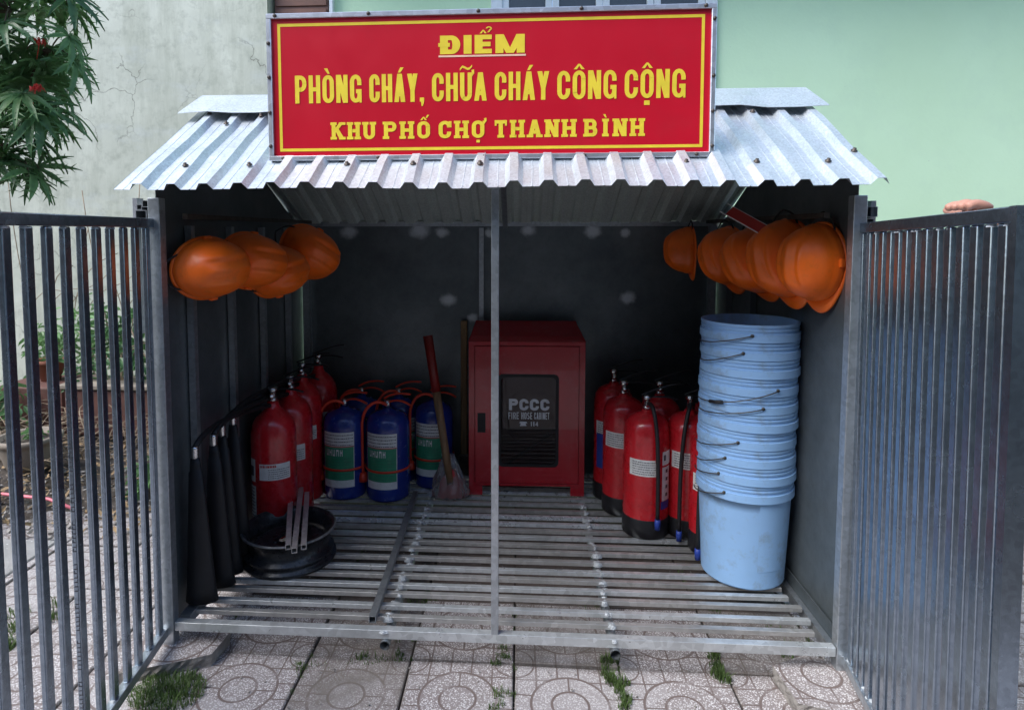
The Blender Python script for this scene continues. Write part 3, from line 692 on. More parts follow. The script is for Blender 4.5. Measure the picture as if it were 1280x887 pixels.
for x, z in pts_:
    o = MB().lathe([(.0001,0),(.0052,0),(.0048,.003),(.0025,.0048),(.0001,.005)], 8).build('rivet', MT['rusty'], sign) if s1 is None else linked(s1, sign)
    s1 = s1 or o; o.location = (x, -.012, z); o.rotation_euler = (PI/2, 0, 0)
for px in (430, 797):
    MB().bbox((sx(px)-.013,-.004,-.034),(sx(px)+.013,.002,.004),.001).bbox((sx(px)-.02,-.022,-.030),(sx(px)+.02,-.004,-.026),.001).lathe([(.0001,.006),(.005,.006),(.005,0),(.008,-.001)],8,(sx(px),-.013,-.026)).build('bracket', MT['rusty'], sign)

# ================================================================== GATES
def gate(loc, ang, ss, zt, zb, length, label, extra=None, tilt=0, wd=.0245, th=.0125):
    g = empty('gate', loc, 0, label, 'gate', 'pair of barred gates')
    g.rotation_euler = (0, 0, ang)                      # local -Y runs along the gate to its free end
    MB().bar((0,0,zt-.012),(0,-length,zt-.012),.022,.024).build('top_rail', MT['bar'], g, .002)
    MB().bar((0,0,zb+.012),(0,-length,zb+.012),.022,.024).build('bottom_rail', MT['tube'], g, .002)
    g.rotation_euler = (tilt, 0, ang)
    for i, s in enumerate(ss):
        ww = wd
        o = MB().bar((rnd.uniform(-.0012,.0012),-s-ww/2,zb+.0245),(0,-s-ww/2+rnd.uniform(-.002,.002),zt-.0245),th,ww,(0,1,0)).build('bar', MT['bar'], g, .0034)
        if extra and i == extra:
            b = MB()
            for k in range(95):
                z = .08+k*.0095
                if k % 9 in (7, 8): continue
                q = rnd.choice((0,1,2)); y0 = -s-ww-.0004
                b.poly([(-.004,y0,z),(.004,y0,z),(.004,y0,z+.0016),(-.004,y0,z+.0016)])
                if q: b.poly([(-.004+.006*(q-1),y0-.00005,z),(-.0025+.006*(q-1),y0-.00005,z),(-.0025+.006*(q-1),y0-.00005,z+.007),(-.004+.006*(q-1),y0-.00005,z+.007)])
            b.build('printed_marks', MT['ink'], g)['kind'] = 'stuff'
    w2 = MB()
    for s in ss:
        for z in (zt-.026, zb+.026):
            for q in range(2): w2.lathe([(.007,-.003),(.005,.002),(.0001,.004)], 6, (rnd.uniform(-.003,.003), -s-wd*.5+rnd.uniform(-.012,.012), z))
    o = w2.build('weld_beads', wm, g); o['kind'] = 'stuff'
    for z in (zb+.1, zt-.12): MB().tube([(.006,.012,z-.045),(.006,.012,z+.045)], .0075, 10).build('hinge', MT['tube'], g)
    return g
ssL = [.022+.0605*k for k in range(15)]
gate((-.012,-.006,0), .1251, ssL, 1.208, .062, .93, 'left open gate of spaced galvanised square bars, plants showing through it', extra=6)
ssR = [.026,.072,.108,.152,.199,.243,.284,.327,.374,.422,.468,.512,.557,.599,.642]
gR = gate((1.812,-.006,0), -.1707, ssR, 1.193, .055, .684, 'right open gate of closely set galvanised bars with a hand on top', tilt=-.026)
MB().bar((0,-.697,.055),(0,-.697,1.193),.026,.02,(0,1,0)).build('end_stile', MT['bar'], gR)

# ================================================================== EXTINGUISHERS
def patch(R, z0, z1, a0, a1, dr=.0008, n=10):
    b = MB(); vs = []
    for z in (z0, z1):
        for k in range(n+1):
            a = a0+(a1-a0)*k/n; vs.append(((R+dr)*math.cos(a), (R+dr)*math.sin(a), z))
    b.add(vs, [(k, k+1, n+2+k, n+1+k) for k in range(n)], True); return b
def textlines(b, R, z0, z1, a0, a1, rows, dr=.0014, thick=.35, seed=1):
    r = random.Random(seed); hh = (z1-z0)/rows
    for i in range(rows):
        a = a0
        while a < a1-.02:
            wd = r.uniform(.02,.10); e = min(a+wd, a1); zz = z0+hh*(i+.3)
            vs = []
            for z in (zz, zz+hh*thick):
                for t in (a, (a+e)/2, e): vs.append(((R+dr)*math.cos(t), (R+dr)*math.sin(t), z))
            b.add(vs, [(0,1,4,3),(1,2,5,4)]); a = e+r.uniform(.012,.03)
D2 = math.radians
def head(p, zt, mat_l, sc_=1.0, two=True):
    v = MB().lathe([(.0001,0),(.016,0),(.016,.012),(.011,.016),(.011,.034),(.017,.036),(.017,.05),(.0001,.052)], 12, (0,0,zt)); v.build('valve', MT['chrome'], p)
    MB().lathe([(.0001,0),(.012,.0),(.012,.004),(.0001,.008)], 12, (0,0,0), M=Matrix.Translation((0,-.016,zt+.022)) @ Matrix.Rotation(PI/2,4,'X')).build('gauge', MT['chrome'], p)
    MB().tube(bez((-.015,0,zt+.04),(.03,0,zt+.045),(.07,0,zt+.05),(.11,0,zt+.035)), .007, 8, flat=.45).build('handle', mat_l, p)
    MB().tube(bez((-.02,0,zt+.052),(.02,0,zt+.066),(.06,0,zt+.088),(.115,0,zt+.092)), .0065, 8, flat=.45).build('lever', mat_l, p)
def co2_cyl(name, x, y, label, group, rz, R=.077, H=.44, band=(.20,.262), horn_base=None, rim=None, lever=True):
    p = empty(name, (x, y, Z0), 0, label, 'fire extinguisher', group)
    prof = [(.0001,.002),(R*.93,.0),(R,.008),(R,H*.79),(R*.985,H*.835),(R*.93,H*.88),(R*.81,H*.925),(R*.60,H*.965),(R*.36,H*1.0),(R*.26,H*1.03),(R*.24,H*1.06),(.0001,H*1.06)]
    MB().lathe(prof, 36).build('cylinder', MT['red'], p)
    head(p, H*1.06-.002, MT['blackpl'])
    c = -PI/2+rz
    patch(R, band[0], band[1], c-.55, c+.85).build('label', MT['white'], p)
    b = MB(); textlines(b, R, band[0]+.004, band[1]-.016, c-.15, c+.8, 5, seed=int(x*100)); b.build('label_print', MT['ink'], p)
    b = MB(); textlines(b, R, band[1]-.016, band[1]-.003, c-.5, c+.2, 1, thick=.6, seed=3); b.build('label_print', MT['redink'], p)
    patch(R, .075, .19, c-1.25, c-.78).build('label', MT['white'], p); patch(R, .205, .285, c-1.25, c-.80).build('label', MT['white'], p)
    b = MB(); textlines(b, R, .078, .187, c-1.2, c-.85, 9, seed=4); b.build('label_print', MT['ink'], p)
    patch(R, .225, .26, c-1.22, c-.9, .0016).build('label_print', MT['ink'], p)
    return p
def horn(p, px_, py_, hx, hy, zf, rz=0):
    """curved hose from the head of extinguisher p to a black horn hanging at (hx,hy); zf height of its ferrule"""
    o = Vector(p.location); top = Vector((0,-.0,.49)); a = Vector((hx-o.x, hy-o.y, zf-o.z))
    MB().tube(bez(top+Vector((0,0,-.03)), top+Vector((-.03,-.08,-.02)), a+Vector((.012,.06,.10)), a+Vector((0,0,.03)), 18), .0085, 10).build('hose', MT['black'], p)
    MB().lathe([(.0001,.034),(.0095,.034),(.0105,.028),(.0095,.024),(.0108,.018),(.0098,.013),(.0105,.006),(.0105,0),(.0001,0)], 14, a).build('ferrule', MT['chrome'], p)
    L = a.z-.012; b = MB(); prof = []
    for t, r in ((0,.013),(.05,.016),(.09,.017),(.095,.020),(.3,.026),(.6,.034),(.9,.042),(1,.047)):
        prof.append((r, -t*L))
    prof2 = [(.0001,0)]+prof+[(.043,-L),(.026,-L*.45)]
    tilt = Matrix.Translation(a) @ Matrix.Rotation(-.02,4,'Y') @ Matrix.Diagonal((1,.6,1,1))
    b.lathe(prof2, 22, M=tilt); b.build('horn', MT['black'], p)
gL = 'red extinguishers with hanging black horns by the left wall'
L1 = co2_cyl('fire_extinguisher', .091, .535, 'front red extinguisher by the left wall, behind the black wheel rim', gL, .25, R=.078, H=.448, band=(.215,.272))
L2 = co2_cyl('fire_extinguisher', .098, .692, 'second red extinguisher from the front by the left wall', gL, .15, R=.078, H=.455, band=(.225,.285))
L3 = co2_cyl('fire_extinguisher', .088, .850, 'rear right red extinguisher of the left group, beside the blue ones', gL, .2, R=.078, H=.47, band=(.25,.305))
L4 = co2_cyl('fire_extinguisher', .105, 1.007, 'rearmost red extinguisher in the back left corner', gL, .3, R=.078, H=.475, band=(.26,.32))
horn(L1, 0, 0, .042, .080, .530); horn(L2, 0, 0, .055, .165, .538); horn(L3, 0, 0, .048, .235, .545); horn(L4, 0, 0, .048, .31, .557)

def blue_ext(x, y, label, rz=0, R=.088, H=.352, hose_side=1, proto=None):
    p = empty('fire_extinguisher', (x, y, Z0), 0, label, 'fire extinguisher', 'blue extinguishers with green labels at the back')
    prof = [(.0001,.006),(R*.9,.0),(R*.98,.006),(R,.014),(R,H*.80),(R*.985,H*.86),(R*.92,H*.92),(R*.78,H*.965),(R*.5,H*.995),(.02,H*1.01),(.018,H*1.03),(.0001,H*1.03)]
    MB().lathe(prof, 36).build('cylinder', MT['blue'], p); zt = H*1.03
    v = MB().lathe([(.0001,0),(.014,0),(.014,.03),(.0001,.032)], 12, (0,0,zt)); v.build('valve', MT['chrome'], p)
    for s_, zz in ((1, .02), (1, .045)):
        MB().tube(bez((-.012,0,zt+zz-.008),(.025,-.01,zt+zz+.018),(.06,-.015,zt+zz+.02),(.098,-.018,zt+zz-.006 if zz < .03 else zt+zz+.014)), .0078, 8, flat=.5).build('handle' if zz < .03 else 'lever', MT['redpl'], p)
    MB().tube(bez((0,-.01,zt+.012),(-.03,-.02,zt+.04),(-.09,-.03,zt+.03),(-.098,-.03,zt-.06),16)+[Vector((-.098,-.03,zt-.14)),Vector((-.097,-.03,zt-.23)),Vector((-.095,-.032,.10))], .0062, 8).build('hose', MT['redpl'], p)
    MB().lathe([(.0001,.035),(.012,.035),(.018,.012),(.019,0),(.0001,0)], 12, (-.095,-.032,.068)).build('nozzle', MT['redpl'], p)
    MB().lathe([(R+.001,-.0045),(R+.0035,-.0045),(R+.0035,.0045),(R+.001,.0045)], 40, (0,0,.125+rz*.02)).build('strap', MT['redpl'], p)
    c = -PI/2+rz; a0, a1 = c-.92, c+.62
    patch(R, .055, .278, a0, a1, .0006, 14).build('label', MT['white'], p)
    patch(R, .085, .218, a0+.03, a1-.03, .0011, 14).build('label_panel', MT['green'], p)
    b = MB(); textlines(b, R, .222, .275, a0+.05, a1-.05, 4, dr=.0017, thick=.25, seed=5); textlines(b, R, .093, .18, a0+.5, a1-.08, 7, dr=.0019, thick=.08, seed=6)
    # mirrored looking block letters over the green panel
    b.build('label_print', MT['ink'], p)
    patch(R, .219, .2225, a0+.02, a1-.02, .0018, 14).build('label_stripe', MT['redink'], p)
    b = MB(); rr = random.Random(4); a = a0+.22
    for k in range(5):
        wd = .12
        for q in ((0,.03,0,1),(.085,.115,0,1),(0,.115,rr.choice((.0,.4,.75)),0)):
            z0_ = .184+(.026*q[2] if q[3] == 0 else 0); z1_ = z0_+(.026 if q[3] else .007)
            pb = patch(R, z0_, z1_, a+q[0], a+q[1], .0020+k*1e-5+q[3]*1e-4, 2); b.add(pb.v, pb.f, True)
        a += .17
    b.build('label_letters', MT['white'], p)
    p.rotation_euler = (0, 0, rz*.3)
    return p
blue_ext(.250, .885, 'left blue extinguisher with green label and red hose on its left', .05)
blue_ext(.430, .875, 'middle blue extinguisher with green label, in front of another one', .0)
blue_ext(.600, 1.015, 'right blue extinguisher with green label behind the long tool handle', -.05, R=.083)
blue_ext(.275, 1.072, 'blue extinguisher mostly hidden behind the left blue one', .5, R=.08)
blue_ext(.440, 1.065, 'blue extinguisher mostly hidden behind the middle blue one', .8, R=.08)

def red_ext(x, y, label, rz=0, R=.080, H=.43, band=.20, hose=None, panel=None, group='red extinguishers with black bases by the right wall', blue_panel=False):
    p = empty('fire_extinguisher', (x, y, Z0), 0, label, 'fire extinguisher', group)
    MB().lathe([(.0001,.0),(R*1.0,.0),(R*1.03,.004),(R*1.03,.062),(R*1.0,.068)], 32).build('base_skirt', MT['blackpl'], p)
    prof = [(R*.99,.050),(R,.06),(R,H*.83),(R*.985,H*.875),(R*.92,H*.925),(R*.78,H*.965),(R*.5,H*.995),(.02,H*1.01),(.018,H*1.03),(.0001,H*1.03)]
    MB().lathe(prof, 36).build('cylinder', MT['red'], p); head(p, H*1.03, MT['blackpl'])
    c = -PI/2+rz
    patch(R, band, band+.058, c-.95, c+.42).build('label', MT['white'], p)
    b = MB(); textlines(b, R, band+.004, band+.054, c-.8, c+.36, 6, seed=int(x*50)); b.build('label_print', MT['ink'], p)
    patch(R, band+.050, band+.066, c+.2, c+.42, .0014).build('label_print', MT['redink'], p)
    if panel:
        patch(R, .135, .255, c+.55, c+1.1).build('label', MT['white'], p); patch(R, .262, .31, c+.55, c+1.2).build('label', MT['white'], p)
        patch(R, .105, .133, c+.5, c+1.1).build('label_panel', MT['bluelab'], p)
        b = MB()
        for z in (.15,.178,.206,.234): q = patch(R, z, z+.012, c+.76, c+.92, .0016, 3); b.add(q.v, q.f, True)
        q = patch(R, .278, .298, c+.62, c+.75, .0016, 3); b.add(q.v, q.f, True)
        b.build('label_print', MT['ink'], p)['kind'] = 'stuff'
    if blue_panel:
        patch(R, .13, .27, c-.9, c+.2, .0012).build('label_panel', MT['bluelab'], p)
        patch(R, .27, .31, c-.9, c+.2, .0012).build('label', MT['white'], p)
    if hose:
        hx, hz = hose; zt = H*1.03+.02; yy = -R*1.25
        MB().tube(bez((0,-.012,zt),(hx*.2,-.07,zt+.03),(hx,yy,zt-.02),(hx,yy,hz+.12),16)+[Vector((hx,yy,hz+.05)), Vector((hx,yy,hz+.02))], .0072, 10).build('hose', MT['black'], p)
        MB().lathe([(.0001,.024),(.0095,.024),(.0105,.01),(.009,-.012),(.0001,-.012)], 12, (hx,yy,hz)).build('nozzle', MT['bluelab'], p)
    return p
red_ext(1.345, .93, 'rear left red extinguisher of the right group with dark blue label panel', -.2, R=.078, band=.262, H=.455, blue_panel=True)
red_ext(1.365, .80, 'red extinguisher between the rear left one and the front one beside the cabinet', -.2, R=.078, band=.262, H=.44)
red_ext(1.418, .625, 'front red extinguisher right of the hose cabinet with white band label', .0, band=.225, H=.43, hose=(.022,.06), panel=True)
red_ext(1.500, .80, 'red extinguisher behind the front one of the right group', .4, R=.078, band=.255, H=.44, panel=True)
red_ext(1.570, .63, 'red extinguisher with black hose just left of the bucket stack', -.1, band=.25, H=.43, hose=(-.055,.02))
red_ext(1.615, .50, 'red extinguisher partly hidden behind the bucket stack', -.3, R=.074, band=.215, H=.40, hose=(-.07,.02))
red_ext(1.66, .78, 'red extinguisher deep in the shade behind the bucket stack', -.3, R=.074, band=.215, H=.42)

# ================================================================== HOSE CABINET
cab = empty('fire_hose_cabinet', (.993, .90, Z0), 0, 'red fire hose cabinet with dark glass door at the back centre', 'cabinet'); cab.rotation_euler = (0,0,.02)
CW, CH, CD = .468, .628, .19; hw = CW/2
b = MB(); b.box((-hw,0,.04),(-hw+.003,CD,CH)); b.box((hw-.003,0,.04),(hw,CD,CH)); b.box((-hw+.003,CD-.003,.04),(hw-.003,CD,CH)); b.box((-hw+.003,0,.04),(hw-.003,CD-.003,.043))
b.box((-hw,-.0,.0),(-hw+.055,.012,.04)); b.box((hw-.055,0,0),(hw,.012,.04)); b.box((-hw,CD-.02,0),(-hw+.05,CD,.04)); b.box((hw-.05,CD-.02,0),(hw,CD,.04))
b.bbox((-hw,-.004,CH-.012),(hw,.0,CH+.004)); b.bbox((-hw,-.003,.04),(-hw+.024,.0,CH-.012)); b.bbox((hw-.024,-.003,.04),(hw,.0,CH-.012)); b.bbox((-hw+.024,-.003,.04),(hw-.024,.0,.052))
b.build('body', MT['redcab'], cab)
b = MB(); z0 = CH+.004; b.add([(-hw-.003,-.006,z0),(hw+.003,-.006,z0),(hw+.003,CD+.004,z0),(-hw-.003,CD+.004,z0),(-hw+.006,.03,z0+.018),(hw-.006,.03,z0+.018),(hw-.02,CD-.004,z0+.06),(-hw+.02,CD-.004,z0+.06)],
      [(3,2,1,0),(4,5,6,7),(0,1,5,4),(1,2,6,5),(2,3,7,6),(3,0,4,7)]); b.build('roof', MT['redcab'], cab, .002)
# door leaf with rounded window opening
gx0, gx1, gz0, gz1 = -hw+.118, hw-.105, .122, .502
dx0, dx1, dz0, dz1 = -hw+.026, hw-.026, .054, CH-.014
b = MB(); n_ = 6; rr = .02; ring = []
for cx, cz, a0 in ((gx1-rr,gz1-rr,0),(gx0+rr,gz1-rr,90),(gx0+rr,gz0+rr,180),(gx1-rr,gz0+rr,270)):
    for k in range(n_+1): a = D2(a0+90*k/n_); ring.append((cx+rr*math.cos(a), cz+rr*math.sin(a)))
m_ = len(ring); outer = []
for k in range(m_):
    q = k // (n_+1); cor = [(dx1,dz1),(dx0,dz1),(dx0,dz0),(dx1,dz0)][q]; outer.append(cor)
vs = [(x,-.0075,z) for x,z in ring]+[(x,-.0075,z) for x,z in outer]+[(x,.004,z) for x,z in ring]
b.add(vs, [])
for k in range(m_):
    j = (k+1) % m_
    if outer[k] == outer[j]: b.f.append((k, j, m_+k))
    else: b.f.append((k, j, m_+j, m_+k))
    b.f.append((j, k, 2*m_+k, 2*m_+j)); b.sm += [False, False]
for (xa,za),(xb,zb_) in (((dx0,dz0),(dx1,dz0)),((dx1,dz0),(dx1,dz1)),((dx1,dz1),(dx0,dz1)),((dx0,dz1),(dx0,dz0))):
    b.poly([(xa,-.0075,za),(xa,.002,za),(xb,.002,zb_),(xb,-.0075,zb_)])
door = b.build('door', MT['redcab'], cab)
b = MB(); vs = []
for off in (0, .012):
    for k, (x, z) in enumerate(ring):
        cx, cz = (gx0+gx1)/2, (gz0+gz1)/2; ux, uz = (1 if x > cx else -1), (1 if z > cz else -1)
        vs.append((x-ux*off, -.0095, z-uz*off))
vs += [(v[0], .0, v[2]) for v in vs[:m_]]
b.add(vs, []);
for k in range(m_):
    j = (k+1) % m_; b.f.append((m_+k, m_+j, j, k)); b.f.append((k, j, 2*m_+j, 2*m_+k)); b.sm += [False]*2
b.build('gasket', MT['black'], door)
gm, gn, gb = newmat('cabinet_glass'); gb.inputs['Base Color'].default_value = (.16,.12,.13,1); gb.inputs['Transmission Weight'].default_value = .92; gb.inputs['Roughness'].default_value = .03; gb.inputs['IOR'].default_value = 1.4
MB().box((gx0+.002,-.0055,gz0+.002),(gx1-.002,-.0035,gz1-.002)).build('glass_pane', gm, door)
MT['etch'] = paint('grey_print', (.62,.64,.66), .5)
cx = (gx0+gx1)/2
for t, a, c, dz, h_, tx, ty, gp in (('PCCC',-.078,.085,.232,.047,.0125,.0115,.16),('FIRE',-.080,-.038,.196,.028,.0034,.0038,.28),('HOSE',-.028,.016,.196,.028,.0034,.0038,.28),('CABINET',.024,.085,.196,.028,.0028,.0036,.26),('114',.008,.040,.168,.018,.0035,.0035,.25)):
    b = MB(); word(b, t, cx+a, cx+c, gz0+dz, h_, tx, ty, 0, gp, -.0058); b.build('lettering', MT['etch'], door)
b = MB(); tx_ = cx-.018; tz = gz0+.168      # telephone mark
b.poly([(tx_-.016,-.0059,tz),(tx_+.012,-.0059,tz),(tx_+.007,-.0059,tz+.011),(tx_-.011,-.0059,tz+.011)]); b.poly([(tx_-.018,-.00595,tz+.011),(tx_+.014,-.00595,tz+.011),(tx_+.011,-.00595,tz+.018),(tx_-.015,-.00595,tz+.018)])
b.build('telephone_mark', MT['etch'], door)
MB().bbox((-hw+.036,-.0085,.262),(-hw+.068,-.0076,.342),.0005).build('handle', MT['black'], door)
MB().lathe([(.0001,.012),(.115,.012),(.115,-.0),(.0001,0)], 28, (0,0,0), M=Matrix.Translation((.02,.10,.30)) @ Matrix.Rotation(PI/2,4,'X')).build('hose_coil', paint('hose_canvas', (.35,.08,.07), .8), cab)
MB().tube([(-.10,.05,.10),(.10,.06,.235)], .006, 8).build('branch_pipe', MT['chrome'], cab)
for k in range(4): MB().bbox((-hw+.01,.03+.03*k,.06),(hw-.01,.04+.03*k,.12-.012*k)).build('shelf_slat', paint('cabinet_shelf', (.25,.02,.03), .4), cab)

# ================================================================== BUCKETS
gB = 'stack of nested pale blue buckets'
RB = .143
def bucket(label, z, dx, dy, rz, wire):
    p = empty('bucket', (1.668+dx, .355+dy, z), rz, label, 'bucket', gB); H = .325; rb = .122
    prof = [(.0001,.002),(rb-.006,.0),(rb,.006)]
    n_ = 8
    for k in range(n_+1): t = k/n_; prof.append((rb+(RB-.008-rb)*t, .008+(H-.058)*t))
    prof += [(RB-.0055,H-.052)]
    b = MB().lathe(prof, 56)
    b.bands([(RB-.0055,H-.052),(RB-.0005,H-.0515),(RB+.0010,H-.050),(RB+.0004,H-.028),(RB-.0045,H-.0272),(RB-.0048,H-.0195),(RB-.0022,H-.0188),(RB-.0022,H-.0145),(RB-.0048,H-.0138),(RB-.0048,H-.0085),(RB-.0020,H-.0078),(RB-.0018,H-.0005),(RB-.0030,H),(RB-.0055,H-.0008)])
    b.lathe([(RB-.0055,H-.0008),(RB-.010,H-.02),(rb-.008+(RB-rb)*.5,.16),(rb-.004,.006),(.0001,.0045)], 56)
    b.build('shell', MT['bucket'], p)
    if wire:
        a0, dr_, ln = wire        # hanging bail
        def on(a, zz, rr=RB+.006): return Vector((rr*math.cos(a), rr*math.sin(a), zz))
        pts = [on(a0, H-.030)]
        for k in range(1, 13):
            t = k/12; a = a0-ln*t; pts.append(on(a, H-.030-dr_*math.sin(t*PI*.5), RB+.006+.004*math.sin(t*PI)))
        MB().tube(pts, .0018, 6).build('bail', MT['wire'], p)
        MB().lathe([(.0001,.004),(.005,.004),(.005,0),(.0001,0)], 8, (0,0,0), M=Matrix.Translation(on(a0, H-.030, RB)) @ Matrix.Rotation(PI/2,4,'X')).build('ear', MT['wire'], p)
        if wire[1] > .05: MB().tube(pts[7:10], .0055, 8).build('grip', MT['black'], p)
    return p
labs = ['bottom bucket of the stack, its whole tapered side showing'] + [f'{o} bucket from the bottom of the pale blue stack' for o in ('second','third','fourth','fifth','sixth','seventh','eighth','ninth')] + ['topmost bucket of the stack, its open rim showing']
wires = [(-2.3,.03,1.0),(-2.45,.02,.9),(-2.3,.035,.9),(-2.05,.035,1.2),None,(-1.6,.035,1.5),(-1.30,.055,1.8),None,(-2.02,.04,1.1),(-1.85,.035,1.3)]
for k in range(10):
    bucket(labs[k], Z0+.003+k*.0528, .0016*math.sin(k*1.9)+.0004*k, .0015*math.cos(k*2.3), 0, wires[k])

# ================================================================== WHEEL RIM, TUBES ON IT, FLOOR TUBE
rim = empty('wheel_rim', (.205, .362, Z0), .3, 'black steel wheel rim lying on the floor bars near the left', 'wheel rim')
Rr = .152
rimm = paint('worn_black_rim_paint', (.022,.024,.028), .28, .2, .4, 18, .0008, 60, dirt=(.12,.115,.11), dirtamt=.6)
prof = [(Rr-.014,.0),(Rr-.002,.001),(Rr,.006),(Rr-.001,.012),(Rr-.012,.014),(Rr-.013,.024),(Rr-.008,.030),(Rr-.009,.034),(Rr-.022,.040),(Rr-.024,.078),(Rr-.014,.086),(Rr-.013,.094),(Rr-.001,.098),(Rr+.001,.103),(Rr-.003,.1065),(Rr-.010,.104),(Rr-.017,.096),(Rr-.020,.086),(Rr-.030,.076),(Rr-.030,.042),(Rr-.018,.03),(Rr-.016,.004),(Rr-.014,0)]
MB().lathe(prof, 56).build('barrel', rimm, rim)
MB().lathe([(Rr-.0045,.1068),(Rr-.001,.1066),(Rr+.0016,.1035),(Rr+.0012,.1015)], 56).build('worn_lip', paint('scuffed_rim_edge', (.20,.20,.20), .4, .5, .5, 40), rim)
MB().lathe([(r, z*.66) for r, z in [(Rr-.041,.088),(Rr-.06,.094),(.075,.080),(.058,.092),(.032,.092),(.032,.086),(.056,.086),(.075,.074),(Rr-.06,.088),(Rr-.042,.082)]], 48).build('disc', rimm, rim)
for k in range(4):
    a = k*PI/2+.4; MB().lathe([(.0001,.004),(.008,.004),(.008,0)], 10, (.047*math.cos(a),.047*math.sin(a),.0605)).build('bolt_hole', MT['black'], rim)
gT = 'short square tubes lying across the wheel rim'
for (x0,y0,x1,y1,lab) in ((.262,.200,.134,.575,'left of the three short square tubes lying on the wheel rim'),(.288,.180,.151,.635,'middle and longest of the three short tubes on the wheel rim'),(.309,.203,.187,.595,'right of the three short square tubes on the wheel rim')):
    zz = Z0+.1056+.0085
    d_ = Vector((x1-x0,y1-y0,0)); o = MB().bar((0,0,0),d_,.0165,.0165,wall=.0018).build('short_square_tube', zinc('short_tube_steel', .55, .4, .6, tint=(1.05,1,.98)) if 'short_tube_steel' not in bpy.data.materials else bpy.data.materials['short_tube_steel'])
    o.location = (x0,y0,zz+(.0172 if 'middle' in lab else 0)*0); tag(o, lab, 'steel tube', gT)
o = MB().bar((0,0,0),(-.020,.85,0),.0195,.0195,wall=.0018).build('long_square_tube', zinc('grey_tube_steel', .34, .38, .75)); o.location = (.563,.016,Z0+.0115)
tag(o, 'long dark square tube lying front to back across the floor bars', 'steel tube')

# ================================================================== LEANING TOOLS
ax = empty('fire_axe', (.688, .872, Z0), 0, 'long handled tool with red grip and red head wrapped in clear plastic', 'axe')
p0, p1 = Vector((.0,-.02,.06)), Vector((-.098,.045,.650))
pm = p0.lerp(p1, .62)
MB().tube([p0, p0.lerp(p1,.3), pm], [.015,.0155,.017], 14).build('wooden_handle', MT['wood'], ax)
MB().tube([pm, p0.lerp(p1,.8), p1], [.0185,.0185,.020], 14).build('red_grip', paint('dark_red_grip', (.22,.015,.012), .35), ax)
b = MB(); b.add([(-.055,-.03,.004),(.05,-.03,.004),(.062,.03,.004),(-.05,.03,.004),(-.038,-.02,.075),(.03,-.025,.08),(.036,.012,.08),(-.034,.012,.075),(-.012,-.016,.115),(.014,-.018,.115),(.014,.006,.115),(-.012,.006,.115)],
      [(3,2,1,0),(0,1,5,4),(1,2,6,5),(2,3,7,6),(3,0,4,7),(4,5,9,8),(5,6,10,9),(6,7,11,10),(7,4,8,11),(8,9,10,11)]); b.build('head', paint('faded_red_head', (.45,.03,.03), .5), ax, .006)
b = MB(); prof = [(.001,.0),(.066,.003),(.074,.03),(.060,.07),(.045,.10),(.034,.14),(.022,.17)]; vs = []; n_ = 26
for i, (r, z) in enumerate(prof):
    for k in range(n_): a = 2*PI*k/n_; q = r*(1+.13*math.sin(k*2.7+i*1.3)+.08*math.sin(k*5.1+i)); vs.append((q*math.cos(a)+(-.004-.13*z*.3), q*math.sin(a)*.62-.006+z*.12, z+.002*math.sin(k*3)))
b.add(vs, [(i*n_+k, i*n_+(k+1)%n_, (i+1)*n_+(k+1)%n_, (i+1)*n_+k) for i in range(len(prof)-1) for k in range(n_)], False); b.build('plastic_wrap', MT['film'], ax)
st = empty('wooden_stick', (.718, 1.13, Z0), 0, 'flat wooden stick leaning on the back wall left of the cabinet', 'wooden stick')
MB().bbox((-.014,-.008,0),(.014,.008,.68),.003, Matrix.Rotation(-.03,4,'X')).build('shaft', MT['wood2'], st)
MB().bbox((-.02,-.03,0),(.03,-.009,.09),.006).build('head', MT['rusty'], st)
# second tool hidden beside: nothing

